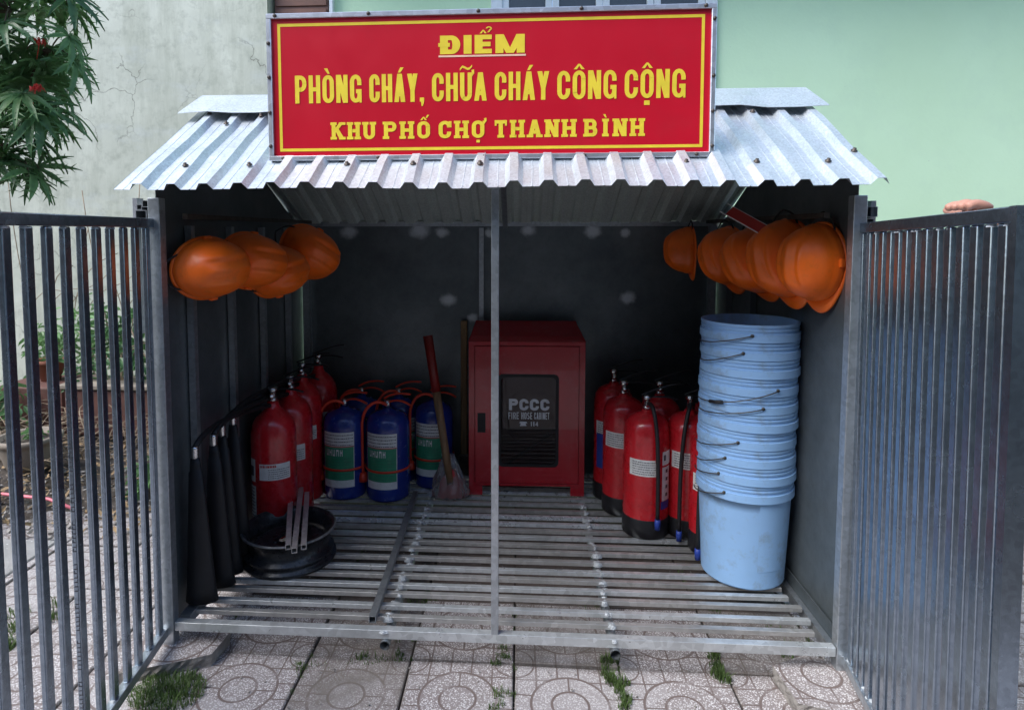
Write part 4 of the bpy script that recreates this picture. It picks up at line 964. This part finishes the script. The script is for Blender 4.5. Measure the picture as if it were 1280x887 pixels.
# ================================================================== HELMETS
def helmet_parts(p, seam=True):
    """dome points to +X, brow side down (-Z), opening towards -X"""
    n_, m_ = 72, 26; b = MB(); vs = []
    def rad(a, t):           # a angle in YZ plane, t 0 at rim .. 1 at crown
        ry, rz = .101, .128
        k = math.cos(t*PI/2)**.72
        return ry*k, rz*k
    def surf(a, t, lift=0):
        ry, rz = rad(a, t); x = .142*math.sin(t*PI/2)**.95
        v = Vector((x, ry*math.cos(a), rz*math.sin(a)))
        if t < .13: x += 0; v.y *= 1.035; v.z *= 1.03                      # raised band above the brim
        e = 0
        if abs(v.z) < .088 and t > .3:
            f_ = min(1, (.088-abs(v.z))/.02)
            for yy, hh in ((0,.0055),(.030,-.0045),(-.030,-.0045),(.047,.0035),(-.047,.0035)):
                e += hh*math.exp(-((v.y-yy)/(.012 if yy == 0 else .0055))**2)*f_
        q_ = Vector((x, v.y*.8, v.z*.5)); 
        if q_.length > 1e-6: v = v + q_.normalized()*e
        return v
    for side in (0, 1):
        for i in range(m_+1):
            t = i/m_*.995
            for k in range(n_):
                v = surf(2*PI*k/n_, t)
                if side: v = v*.965-Vector((.002,0,0))
                vs.append(v)
    L = (m_+1)*n_
    for side in (0, 1):
        for i in range(m_):
            for k in range(n_):
                q = (side*L+i*n_+k, side*L+i*n_+(k+1)%n_, side*L+(i+1)*n_+(k+1)%n_, side*L+(i+1)*n_+k); b.f.append(q if side == 0 else q[::-1]); b.sm.append(True)
    for k in range(n_): b.f.append((k, L+k, L+(k+1)%n_, (k+1)%n_)); b.sm.append(False)
    b.v = [tuple(v) for v in vs]
    b.add([tuple(surf(2*PI*k/n_, .995)+Vector((.0008,0,0))) for k in range(n_)], [tuple(range(n_))], True)
    b.build('shell', MT['orange'], p)
    # brim: ring with a longer visor at the bottom
    b = MB(); vs = []
    for r_off, xx in ((-.004,.004),(.006,-.002),(.0105,-.008),(.0085,-.010),(.003,-.004),(-.007,.0)):
        for k in range(n_):
            a = 2*PI*k/n_; vis = max(0, -math.sin(a))**5*.036 if r_off > 0 else 0; back = 0
            ry, rz = .101+r_off+vis*.4, .128+r_off+vis; vs.append((xx-vis*.16, ry*math.cos(a), rz*math.sin(a)))
    b.add(vs, [(i*n_+k, i*n_+(k+1)%n_, ((i+1)%6)*n_+(k+1)%n_, ((i+1)%6)*n_+k) for i in range(6) for k in range(n_)], True); b.build('brim', MT['orange'], p)
    for yy in (-.052, -.038, .038, .052):                                 # vent slots on the crown
        zz = .045; k_ = max(0, 1-(zz/.128)**2-(yy/.101)**2); xx = .142*(k_**.62)
        MB().tube([(xx-.001,yy,zz),(.142*(max(0,1-(yy/.101)**2)**.62)-.001,yy,0),(xx-.001,yy,-zz)], .0028, 6).build('vent_slot', MT['blackpl'], p)
    for s_ in (-1, 1):
        MB().bbox((.006,s_*.104-.008,-.012),(.026,s_*.104+.008,.016),.003).build('ear_slot', MT['orange'], p)
    MB().tube([(-.004,.08,-.05),(-.05,.03,.0),(-.045,-.03,.02),(-.004,-.08,-.04)], .004, 6).build('liner_strap', MT['black'], p)
    MB().tube(bez((.0,.06,.10),(-.005,.05,.15),(-.01,.02,.16),(-.01,.0,.17),8), .0035, 6).build('chin_strap', MT['black'], p)
    MB().tube(bez((.0,-.06,.10),(-.005,-.05,.15),(-.01,-.02,.16),(-.01,.0,.17),8), .0035, 6).build('chin_strap', MT['black'], p)
def helmet(loc, rot, s, label, group, proto=None):
    if proto is None:
        p = empty('safety_helmet', loc, 0, label, 'helmet', group); helmet_parts(p)
    else:
        p = copy_tree(proto); p['label'] = label; p['group'] = group; p.location = loc
    p.rotation_euler = tuple(math.radians(a) for a in rot); p.scale = (s, s, s)
    return p
hl = 'orange helmets hanging on the left wall'; hr = 'orange helmets hanging on the right wall'
h0 = helmet((.075,.12,1.07), (95,0,-28), .82, 'front orange helmet hanging on the left wall, nearest the left post', hl)
helmet((.135,.26,1.085), (80,0,-25), .80, 'second orange helmet on the left wall, just behind the front one', hl, h0)
helmet((.155,.40,1.045), (100,0,-20), .80, 'third orange helmet on the left wall, hanging lower than the others', hl, h0)
helmet((.195,.62,1.10), (60,5,-35), .86, 'rearmost orange helmet on the left wall, nearest the back wall', hl, h0)
helmet((1.775,.14,1.09), (0,0,202), .80, 'front orange helmet on the right wall, its visor pointing down', hr, h0)
helmet((1.745,.27,1.095), (12,0,205), .86, 'second orange helmet on the right wall, partly behind the front one', hr, h0)
helmet((1.700,.38,1.085), (30,0,200), .80, 'third orange helmet on the right wall, peeping between its neighbours', hr, h0)
helmet((1.672,.56,1.09), (20,0,205), .76, 'fourth orange helmet on the right wall, counted from the front', hr, h0)
helmet((1.635,.93,1.10), (10,0,180), .70, 'rearmost orange helmet on the right wall, seen side on', hr, h0)
# red and white card under the roof
b = MB().bbox((-.018,-.07,-.0015),(.018,.07,.0015),.0005); o = b.build('card', MT['redink']); o.location = (1.635,.27,1.20); o.rotation_euler = (D2(40),D2(-38),D2(30))
tag(o, 'small red card tucked under the roof above the right helmets', 'card')
c2 = MB().box((-.0205,-.09,-.0008),(-.018,.09,.0008)).box((.018,-.09,-.0008),(.0205,.09,.0008)).build('card_edge', MT['white'], o)

# ================================================================== BROKEN SLABS UNDER THE POSTS
def slab(loc, rz, pts, th, label, tilt=(0,0)):
    o = empty('broken_paving_slab', loc, rz, label, 'paving slab', 'broken tile slabs under the shed posts'); b = MB(); n_ = len(pts)
    b.add([(x,y,0) for x,y in pts], [tuple(range(n_))]); q = b.build('tile_face', MT['tile'], o)
    b = MB(); vs = []; m_ = 5; ring = []
    for i in range(n_):
        a, c = Vector(pts[i]), Vector(pts[(i+1)%n_]); kk = max(1, int((c-a).length/.012))
        for k in range(kk): ring.append(a.lerp(c, k/kk))
    for j in range(m_):
        for v in ring:
            e = 0 if j == 0 else rnd.uniform(-.005,.004)
            vs.append((v.x*(1+e*4)+(rnd.uniform(-.002,.002) if j else 0), v.y*(1+e*4)+(rnd.uniform(-.003,.003) if j else 0), -th*j/(m_-1)))
    R2 = len(ring); b.add(vs, [(j*R2+(k+1)%R2, j*R2+k, (j+1)*R2+k, (j+1)*R2+(k+1)%R2) for j in range(m_-1) for k in range(R2)]); b.build('broken_edge', MT['stone'], o)
    o.rotation_euler = (tilt[0], tilt[1], rz); return o
slab((.02,.02,.040), 0, [(-.10,-.155),(-.02,-.12),(.065,-.085),(.115,-.060),(.125,.03),(.09,.055),(-.11,.05),(-.16,-.03)], 0.040, 'broken tile slab under the left post of the shed', (.05,.02))
slab((1.74,-.03,.040), 0, [(-.10,-.10),(.03,-.14),(.13,-.12),(.14,.04),(-.02,.07),(-.11,.03)], 0.040, 'broken tile slab under the right post of the shed', (.03,-.02))

# ================================================================== GRASS
def blades(b, x, y, z, n, r, hmin, hmax, seed):
    q = random.Random(seed)
    for _ in range(n):
        a = q.uniform(0,2*PI); d = r*math.sqrt(q.random()); px, py = x+d*math.cos(a), y+d*math.sin(a)*.8
        h = q.uniform(hmin,hmax)*(1-.5*d/r); la = q.uniform(0,2*PI); ln = q.uniform(.1,.75)*h; w_ = q.uniform(.0008,.0017)
        cx, cy = math.cos(la), math.sin(la); sxv, syv = -cy*w_, cx*w_
        b.add([(px-sxv,py-syv,z),(px+sxv,py+syv,z),(px+cx*ln*.35+sxv*.8,py+cy*ln*.35+syv*.8,z+h*.6),(px+cx*ln*.35-sxv*.8,py+cy*ln*.35-syv*.8,z+h*.6),(px+cx*ln,py+cy*ln,z+h)], [(0,1,2,3),(3,2,4)])
def tuft(x, y, n, r, h, label, seed):
    b = MB(); rr_ = random.Random(seed)
    if seed == 1: blades(b, 0, 0, -.005, n, r, h*.4, h, seed)
    else:
        for k in range(7): blades(b, rr_.gauss(0, r*.28), rr_.uniform(-1.9,1.5)*r, -.005, n//8, r*.42, h*.35, h*1.05, seed*10+k)
    o = b.build('grass_tuft', MT['grass']); o.location = (x,y,0); tag(o, label, 'grass', 'grass tufts between the paving tiles'); return o
tuft(.07,-.145,1500,.095,.05,'largest green grass tuft, in front of the left post slab',1)
tuft(1.213,.03,420,.04,.045,'grass tuft in the joint under the right support pipe',2)
tuft(1.225,-.10,300,.035,.04,'grass tuft in the joint in front of the right support pipe tuft',3)
tuft(1.497,.045,420,.042,.05,'grass tuft between the pipe tuft and the right post slab',4)
tuft(.925,-.14,300,.04,.03,'short yellowish grass tuft at the bottom centre of the paving',5)
tuft(.918,.05,260,.035,.03,'grass tuft in the joint below the centre post',6)
tuft(1.71,.11,320,.05,.05,'grass tuft under the right end of the floor bars',7)
tuft(-.50,.10,500,.07,.06,'grass tuft on the ground beyond the left gate',8)
tuft(-.60,.05,400,.09,.05,'grass clump beside the cement path beyond the left gate',9)
b = MB(); q = random.Random(11)
for i in range(-4, 9):
    xj = .385+i*T
    for k in range(26):
        y = q.uniform(-.5, 1.1)
        if math.sin(xj*7+y*9)+q.uniform(-.6,.6) > .45: blades(b, xj, y, -.01, 14, .012, .008, .026, q.random())
for j in range(-2, 4):
    for k in range(40):
        x = q.uniform(-.6, 2.6); y = .021+j*T
        if math.sin(x*6+j*3)+q.uniform(-.6,.6) > .7: blades(b, x, y, -.01, 10, .011, .006, .02, q.random())
for x0, y0, nn_ in ((.55,.02,60),(.40,-.02,70),(.62,.03,50),(.65,.12,60),(.93,.25,60),(1.2,.3,50),(1.3,.5,60),(1.6,.3,60),(.66,.3,60),(1.75,.22,50)):
    for k in range(nn_//6): blades(b, x0+q.uniform(-.05,.05), y0+q.uniform(-.02,.02), -.008, 8, .015, .01, .03, q.random())
tag(b.build('joint_grass', MT['grass']), 'thin grass growing along the tile joints', 'grass', kind='stuff')
# grit and litter
b = MB(); q = random.Random(5)
for k in range(2600):
    x, y = (q.uniform(-2.2,-.5), q.uniform(.6,2.3)) if k < 1900 else (q.uniform(-.3,2.4), q.uniform(-.4,1.0))
    s_ = q.uniform(.002,.011) if k < 1900 else q.uniform(.0008,.003); z = .03 if k < 1900 else .001
    if k < 1900: z = .02+.03*math.sin(x*5.1+y*3)+.012
    a = q.uniform(0,2*PI); M_ = Matrix.Translation((x,y,z)) @ Matrix.Rotation(a,4,'Z') @ Matrix.Rotation(q.uniform(0,1),4,'X')
    b.box((-s_,-s_*.7,-s_*.5),(s_,s_*.7,s_*.5), M_)
tag(b.build('grit', MT['stone']), 'small stones and grit on the soil and paving', 'gravel', kind='stuff')
b = MB()
for k in range(1500):
    x, y = q.uniform(-2.2,-.5), q.uniform(.62,2.3); z = .035+.03*math.sin(x*5.1+y*3)+q.uniform(0,.03); l_ = q.uniform(.01,.03); a = q.uniform(0,2*PI)
    M_ = Matrix.Translation((x,y,z)) @ Matrix.Rotation(a,4,'Z') @ Matrix.Rotation(q.uniform(-.7,.7),4,'X') @ Matrix.Rotation(q.uniform(-.7,.7),4,'Y')
    b.add([M_ @ Vector(v) for v in ((-l_,0,0),(0,-l_*.35,.002),(l_,0,0),(0,l_*.35,.002))], [(0,1,2,3)])
tag(b.build('leaf_litter', MT['leafdry']), 'dry leaf litter on the soil bed', 'leaf litter', kind='stuff')
b = MB()
for k in range(420):
    x, y = q.uniform(-2.2,-.75), q.uniform(1.2,2.2); z = q.uniform(.03,.10); a = q.uniform(0,2*PI); l_ = q.uniform(.12,.4); up = q.uniform(.0,.5)
    p_ = Vector((x,y,z)); d = Vector((math.cos(a)*l_, math.sin(a)*l_*.5, up*l_)); s_ = Vector((q.uniform(-.1,.1),q.uniform(-.05,.05),q.uniform(0,.12)))
    b.tube(bez(p_, p_+d*.3+s_, p_+d*.7+s_, p_+d, 7), [.0028]*5+[.0016]*3, 5)
tag(b.build('dry_twigs', MT['twig']), 'tangle of dry stems over the flower pots', 'twigs', kind='stuff')
o = MB().tube([(-1.9,.86,.05),(-1.5,.80,.06),(-1.25,.86,.07),(-1.0,.84,.06),(-.85,.78,.05)], .007, 6).build('pink_strip', MT['pink']); tag(o, 'thin pink plastic strip lying on the soil beyond the left gate', 'plastic strip')

# ================================================================== POTS AND PLANTS
def leaf_blob(b, c, r, n, seed, l0=.03, l1=.06, wr=.4, zs=1.0):
    q = random.Random(seed)
    for _ in range(n):
        v = Vector((q.gauss(0,1),q.gauss(0,1),q.gauss(0,1))).normalized()*r*q.uniform(.3,1); v.z *= zs; p_ = Vector(c)+v; l_ = q.uniform(l0,l1)
        M_ = Matrix.Translation(p_) @ Matrix.Rotation(q.uniform(0,2*PI),4,'Z') @ Matrix.Rotation(q.uniform(-.9,.9),4,'X') @ Matrix.Rotation(q.uniform(-.2,.9),4,'Y')
        w_ = l_*wr
        b.add([M_ @ Vector(t) for t in ((0,0,0),(l_*.35,-w_*.5,.004),(l_*.35,0,-.003),(l_*.35,w_*.5,.004),(l_*.75,-w_*.35,-.002),(l_*.75,0,-.008),(l_*.75,w_*.35,-.002),(l_,0,-.016))],
              [(0,1,2),(0,2,3),(1,4,5,2),(2,5,6,3),(4,7,5),(5,7,6)])
p = empty('flower_pot', (-1.40,1.24,.03), 0, 'round beige cement pot with dry soil beyond the left gate', 'flower pot')
MB().lathe([(.0001,.0),(.085,.0),(.10,.03),(.125,.12),(.128,.135),(.142,.14),(.145,.16),(.135,.167),(.12,.163),(.116,.14),(.0001,.135)], 36).build('pot', MT['potbeige'], p)
MB().lathe([(.116,.14),(.08,.148),(.04,.143),(.0001,.15)], 18).build('soil', MT['soil'], p)
b = MB(); leaf_blob(b, (.02,.0,.19), .07, 26, 3, .03,.06); b.build('sprout', MT['leaf2'], p)
p = empty('planter_trough', (-1.28,1.78,.05), 0, 'long red-brown planter trough beyond the left gate', 'planter')
MB().bbox((-.26,-.11,0),(.30,.11,.26),.012).build('trough', MT['terra'], p); MB().bbox((-.28,-.125,.26),(.32,.125,.29),.008).build('rim', MT['potbeige'], p)
b = MB(); leaf_blob(b, (.05,0,.42), .16, 130, 5, .04,.09); leaf_blob(b, (-.2,0,.35), .12, 70, 6, .04,.08); b.build('foliage', MT['leaf3'], p)
b = MB()
for k in range(9): a = q.uniform(-.25,.28); b.tube(bez((a,0,.28),(a+.02,.0,.38),(a+q.uniform(-.1,.1),.0,.45),(a+q.uniform(-.15,.15),.02,q.uniform(.45,.62)),6), .004, 5)
b.build('stem', MT['twig'], p)
p = empty('storage_box', (-1.03,2.2,.35), .1, 'white box with yellow top edge among the plants', 'box')
MB().bbox((-.13,-.1,0),(.15,.1,.22),.006).build('body', MT['whitepaint'], p); MB().bbox((-.135,-.105,.22),(.155,.105,.25),.005).build('lid', paint('yellow_box_lid', (.55,.42,.08), .5), p)
o = MB().bbox((-1.25,2.05,-.03),(-.82,2.4,.345),.01).build('concrete_block', MT['stone']); tag(o, 'weathered concrete block under the white box', 'concrete block')
p = empty('flower_pot', (-1.80,1.92,.30), 0, 'small terracotta pot standing beside the bushy plant', 'flower pot')
MB().lathe([(.0001,0),(.05,0),(.075,.10),(.085,.102),(.085,.125),(.07,.125),(.066,.10),(.0001,.1)], 24).build('pot', paint('orange_terracotta', (.24,.085,.05), .75), p)
b = MB(); leaf_blob(b, (0,0,.22), .13, 90, 9, .04,.08); b.build('foliage', MT['leaf2'], p)
MB().bbox((-2.0,1.75,-.03),(-1.6,2.1,.30),.01).build('brick_step', MT['terra']); tag(bpy.data.objects['brick_step'], 'low red brick plinth carrying the terracotta pot', 'plinth')
def shrub(loc, label, blobs, mat, seed, stems=6):
    p = empty('shrub', loc, 0, label, 'shrub', 'green plants beyond the left gate'); b = MB(); q = random.Random(seed)
    for c, r, n in blobs: leaf_blob(b, c, r, n, q.random(), .035,.085)
    b.build('foliage', mat, p); b = MB()
    for k in range(stems):
        c, r, n = q.choice(blobs); b.tube(bez((q.uniform(-.03,.03),q.uniform(-.03,.03),0),(0,0,c[2]*.4),(c[0]*.6,c[1]*.6,c[2]*.7),(c[0]+q.uniform(-r,r)*.5,c[1],c[2]+r*.4),8), [.006]*4+[.003]*5, 5)
    b.build('stem', MT['twig'], p); return p
shrub((-.86,1.95,.03), 'tall leafy green shrub beside the left outer wall of the shed', [((0,0,.75),.16,150),((.05,.05,.95),.13,110),((-.05,0,.5),.16,110),((.0,0,1.08),.09,60)], MT['leaf'], 1)
shrub((-1.75,2.2,.03), 'bushy green plant behind the round pot', [((0,0,.55),.22,190),((.2,0,.42),.16,120),((-.25,.05,.4),.2,140)], MT['leaf2'], 2)
shrub((-2.1,1.5,.03), 'low spreading green plant at the far left', [((0,0,.25),.2,160),((.25,.1,.2),.16,110)], MT['leaf'], 3)
shrub((-.72,1.1,.0), 'small low green weed beside the shed outer wall', [((0,0,.10),.08,70),((.03,-.1,.07),.06,40)], MT['leaf2'], 4)
shrub((-1.5,2.1,.03), 'dark broad leafed plant behind the planter trough', [((0,0,.5),.16,120),((.15,0,.62),.12,80)], MT['leaf3'], 5)
b = MB(); q = random.Random(8)
for k in range(9):
    x = -2.2+k*.13; b.tube(bez((x,2.3,.0),(x+.05,2.3,.5),(x-.1,2.3,.9),(x+q.uniform(-.3,.3),2.35,q.uniform(.9,1.55)),10), [.006]*5+[.003]*6, 5)
    b.tube(bez((x,2.3,.7),(x+.1,2.3,.85),(x+.2,2.3,.8),(x+.3,2.3,q.uniform(.7,1.1)),8), .0025, 5)
tag(b.build('bare_stems', MT['twig']), 'thin bare stems standing against the old wall', 'stems', kind='stuff')

# ================================================================== TREE WITH HAND-SHAPED LEAVES
tree = empty('coral_plant', (-1.75,.45,0), 0, 'overhanging plant with hand-shaped leaves and red flowers, top left', 'tree')
tb = MB().tube([(0,0,-.04),(.03,.0,.5),(-.02,.02,1.0),(.08,.02,1.45),(.15,.05,1.9),(.1,.05,2.4)], [.045,.04,.035,.03,.024,.015], 12); tb.build('trunk', MT['bark'], tree)
def palmate(nl, L, seed):
    """leaf of nl narrow toothed fingers fanned from the petiole tip, drooping"""
    q = random.Random(seed); b = MB()
    for i in range(nl):
        a = math.radians(-150+300*i/(nl-1))+q.uniform(-.06,.06); l_ = L*(1-.35*abs(i-(nl-1)/2)/((nl-1)/2))*q.uniform(.9,1.08); w_ = l_*.075
        dx, dy = math.cos(a), math.sin(a); nx_, ny_ = -dy, dx; droop = q.uniform(.35,.6)
        secs = 7; vs = []
        for s_ in range(secs+1):
            t = s_/secs; r = l_*t; z = .05*l_*math.sin(t*PI)-droop*l_*t*t*.75; prof_ = [.25,.7,1.0,1.15,1.1,.85,.5,.0][s_]
            sw = q.uniform(.75,1.3) if 0 < s_ < secs else 1
            for side, zz in ((-1,.006),(0,0),(1,.006)):
                vs.append((dx*r+nx_*w_*prof_*side*sw, dy*r+ny_*w_*prof_*side*sw, z+zz*abs(side)))
        o = len(b.v); b.add(vs, [])
        for s_ in range(secs):
            for c_ in (0, 1): b.f.append((o+s_*3+c_, o+s_*3+c_+1, o+(s_+1)*3+c_+1, o+(s_+1)*3+c_)); b.sm.append(True)
        # side teeth
        for s_ in (2,3,4,5):
            for side in (-1, 1):
                t = s_/secs; r = l_*t; z = .05*l_*math.sin(t*PI)-droop*l_*t*t*.75; tl = w_*q.uniform(2.2,3.4)
                p0 = Vector((dx*r,dy*r,z)); p1 = Vector((dx*(r+tl*.9)+nx_*side*tl*.8, dy*(r+tl*.9)+ny_*side*tl*.8, z-droop*tl*.5)); p2 = Vector((dx*(r+l_*.07),dy*(r+l_*.07),z-droop*l_*.05))
                b.poly([p0,p1,p2] if side > 0 else [p0,p2,p1])
    return b
protos = [palmate(11 if i % 2 else 9, .165, 30+i).build('leaf', MT[('leaf','leaf2','leaf3','leaf')[i]], tree) for i in range(4)]
used = [False]*4; q = random.Random(21)
def put_leaf(c, yawd, pitch_, rolld, s_):
    k = q.randrange(4); o = protos[k] if not used[k] else linked(protos[k], tree); used[k] = True
    o.location = Vector(c)-Vector((-1.75,.45,0)); o.rotation_euler = (D2(rolld), D2(pitch_), D2(yawd)); o.scale = (s_,)*3
    return o
clusters = [((-.78,.50,1.62),.17,9),((-.62,.46,1.78),.15,9),((-.72,.42,1.90),.17,8),((-.95,.45,1.80),.18,9),((-.80,.50,1.47),.08,5),((-.77,.50,1.41),.06,5),((-.68,.50,1.60),.09,5),((-1.05,.5,1.66),.15,6),((-1.0,.45,1.98),.2,10),((-.60,.5,1.98),.13,6),((-1.35,.5,1.9),.3,14),((-1.2,.3,2.2),.35,14),((-1.7,.4,2.1),.35,14),((-.8,.6,2.25),.25,10)]
br = MB()
for c, r, n in clusters:
    root = Vector((-1.75+.1,.47,min(c[2]-.05,1.75))); 
    if c[2] < 1.7: root = Vector((-1.66,.47,1.45))
    br.tube(bez(root-Vector((-1.75,.45,0)), (root.lerp(Vector(c),.4)+Vector((0,0,.05)))-Vector((-1.75,.45,0)), (root.lerp(Vector(c),.8)+Vector((0,0,.04)))-Vector((-1.75,.45,0)), Vector(c)-Vector((-1.75,.45,0)), 10), [.017-.0011*k for k in range(11)], 7)
    for k in range(n):
        v = Vector((q.gauss(0,1),q.gauss(0,.8),q.gauss(0,.8))).normalized()*r*q.uniform(.35,1); tip = Vector(c)+v
        if tip.x > -.52: tip.x = -.52-q.uniform(0,.06)
        ang = math.degrees(math.atan2(v.y, v.x)); put_leaf(tip, ang+q.uniform(-50,50), q.uniform(5,60), q.uniform(-35,35), q.uniform(.75,1.1))
        br.tube(bez(Vector(c)-Vector((-1.75,.45,0)), Vector(c)+v*.3+Vector((0,0,.03))-Vector((-1.75,.45,0)), Vector(c)+v*.7+Vector((0,0,.03))-Vector((-1.75,.45,0)), tip-Vector((-1.75,.45,0)), 5), .0026, 5)
br.build('branch', MT['bark'], tree)
for c in ((-.625,.42,1.80),(-.63,.40,1.585+.06),(-.74,.40,1.985)):
    b = MB(); qq = random.Random(int(c[2]*100))
    for k in range(16):
        a = qq.uniform(0,2*PI); r = qq.uniform(0,.022); leaf_blob(b, (r*math.cos(a), r*math.sin(a), qq.uniform(0,.012)), .004, 2, k, .008,.014,.6)
    b.tube([(0,0,0),(-.03,.02,-.06)], .0015, 5); o = b.build('flower', MT['flower'], tree); o.location = Vector(c)-Vector((-1.75,.45,0))

# ================================================================== PERSON BEHIND THE RIGHT GATE
man = empty('person', (2.42,-.42,0), 0, 'person in grey shirt beside the right gate, one hand resting on its top', 'person')
def skin_body(name, verts, edges, radii, mat, par, root=0, sub=2, sxy=None):
    me = bpy.data.meshes.new(name); me.from_pydata([Vector(v)-Vector(par.location) for v in verts], edges, []); me.update(); o = bpy.data.objects.new(name, me); col.objects.link(o); o.parent = par
    s_ = o.modifiers.new('skin', 'SKIN'); s_.use_smooth_shade = True
    for i, sv_ in enumerate(me.skin_vertices[0].data):
        r = radii[i]; sv_.radius = r if isinstance(r, tuple) else (r, r); sv_.use_root = (i == root)
    ss_ = o.modifiers.new('sub', 'SUBSURF'); ss_.levels = sub; ss_.render_levels = sub
    me.materials.append(mat); return o
def chain(v, e, r, pts, rad, start):
    prev = start
    for p_, q_ in zip(pts, rad): v.append(p_); r.append(q_); e.append((prev, len(v)-1)); prev = len(v)-1
    return prev
# body: pelvis root, torso, neck, head, arms, legs (height about 1.58)
X0, Y0 = 2.42, -.42
v = [(X0,Y0,.86)]; e = []; r = [(.10,.10)]
ch_ = chain(v, e, r, [(X0,Y0,.98),(X0,Y0,1.12),(X0,Y0,1.25)], [(.09,.09),(.095,.095),(.08,.08)], 0)
nk = chain(v, e, r, [(X0,Y0,1.33),(X0-.005,Y0,1.37)], [.05,.048], ch_)
chain(v, e, r, [(X0-.01,Y0,1.43),(X0-.01,Y0,1.50),(X0-.01,Y0,1.55)], [(.066,.066),(.074,.074),(.05,.05)], nk)
shR = chain(v, e, r, [(X0-.03,Y0+.15,1.27)], [.055], ch_); chain(v, e, r, [(X0-.08,Y0+.19,1.05),(X0-.16,Y0+.14,.85),(X0-.20,Y0+.10,.80)], [.042,.034,.026], shR)
shL = chain(v, e, r, [(X0-.03,Y0-.15,1.27)], [.055], ch_); el = chain(v, e, r, [(X0-.15,Y0-.22,1.07)], [.042], shL); chain(v, e, r, [(X0-.38,Y0-.16,1.11),(1.792,-.495,1.172),(1.775,-.492,1.192)], [.034,.025,.022], el)
for s_ in (-1, 1): chain(v, e, r, [(X0,Y0+s_*.085,.80),(X0-.01,Y0+s_*.095,.45),(X0+.01,Y0+s_*.10,.07),(X0-.06,Y0+s_*.105,.035),(X0-.14,Y0+s_*.11,.026)], [.075,.055,.036,.034,.024], 0)
skin_body('body', v, e, r, MT['skin'], man)
v = [(X0,Y0,.80)]; e = []; r = [(.150,.150)]
ch_ = chain(v, e, r, [(X0,Y0,.90),(X0,Y0,1.02),(X0,Y0,1.14),(X0,Y0,1.25)], [(.142,.142),(.128,.128),(.132,.132),(.105,.105)], 0)
for s_, pt in ((1, [(X0-.03,Y0+.155,1.27),(X0-.06,Y0+.185,1.13)]), (-1, [(X0-.03,Y0-.155,1.27),(X0-.10,Y0-.20,1.15)])): chain(v, e, r, pt, [.068,.056], ch_)
skin_body('shirt', v, e, r, MT['cloth'], man)
v = [(X0,Y0,.90)]; e = []; r = [(.10,.10)]
for s_ in (-1, 1): chain(v, e, r, [(X0,Y0+s_*.085,.78),(X0-.01,Y0+s_*.095,.45),(X0+.005,Y0+s_*.10,.09)], [.092,.07,.056], 0)
skin_body('trousers', v, e, r, MT['trouser'], man)
b = MB(); b.lathe([(.0765,-.045),(.082,.0),(.083,.03),(.074,.06),(.05,.082),(.001,.092)], 24, (.010,0,1.487)); b.build('hair', MT['hair'], man)
b = MB(); b.lathe([(.001,0),(.012,.008),(.008,.02),(.001,.022)], 10, M=Matrix.Translation((-.070,0,1.452)) @ Matrix.Rotation(-PI/2,4,'Y')); b.build('nose', MT['skin'], man)
for s_ in (-1, 1):
    MB().lathe([(.001,-.005),(.006,-.003),(.0075,.0),(.006,.003),(.001,.005)], 10, (-.0665,s_*.026,1.476)).build('eye', MT['white'], man); MB().lathe([(.001,-.004),(.004,0),(.001,.004)], 8, (-.0745,s_*.026,1.476)).build('pupil', MT['black'], man)
    MB().lathe([(.001,-.018),(.010,-.01),(.012,.005),(.001,.02)], 10, (.0,s_*.074,1.462)).build('ear', MT['skin'], man)
MB().tube([(-.058,-.018,1.418),(-.064,0,1.417),(-.058,.018,1.418)], .0035, 6).build('mouth', paint('lips', (.35,.12,.1), .5), man)
# hand: palm behind the rail, fingers curled over its top
gdir = Vector((math.sin(-.1707), -math.cos(-.1707), 0)); gn_ = Vector((math.cos(-.1707), math.sin(-.1707), 0))   # along gate, and to its outer side (+x)
H0 = Vector((1.812,-.006,0))+gdir*.485
def HP(s_, o_, z): v_ = H0+gdir*s_+gn_*o_; return (v_.x, v_.y, z)
v = [HP(0,.045,1.186)]; e = []; r = [(.020,.014)]
pm_ = chain(v, e, r, [HP(0,.028,1.205)], [(.030,.011)], 0)
for i, (s_, l_) in enumerate(((-.034,.92),(-.011,1.0),(.012,.97),(.034,.80))):
    chain(v, e, r, [HP(s_*.9,.022,1.216),HP(s_*.95,.006,1.2185+.003*l_),HP(s_*1.0+.002,-.006*l_,1.2165),HP(s_*1.0+.004,-.012*l_-.001,1.213)], [.0085,.0085,.008,.0068], pm_)
chain(v, e, r, [HP(-.028,.040,1.196),HP(-.050,.028,1.199),HP(-.064,.008,1.2125),HP(-.074,.002,1.2115)], [.011,.0095,.008,.0066], 0)
skin_body('hand', v, e, r, MT['skin'], man)

# ================================================================== RED STOOL AT THE RIGHT EDGE
p = empty('plastic_stool', (2.93,.72,0), .2, 'red plastic stool on the paving at the far right edge', 'stool')
MT['stool'] = paint('red_stool_plastic', (.6,.02,.03), .35)
MB().bbox((-.12,-.12,.22),(.12,.12,.24),.006).build('seat', MT['stool'], p)
for a in (-1, 1):
    for c in (-1, 1): MB().bar((a*.135,c*.135,0),(a*.105,c*.105,.22),.03,.03).build('leg', MT['stool'], p)
MB().bbox((-.13,-.125,.08),(.13,-.11,.11),.004).bbox((-.13,.11,.08),(.13,.125,.11),.004).build('rail', MT['stool'], p)
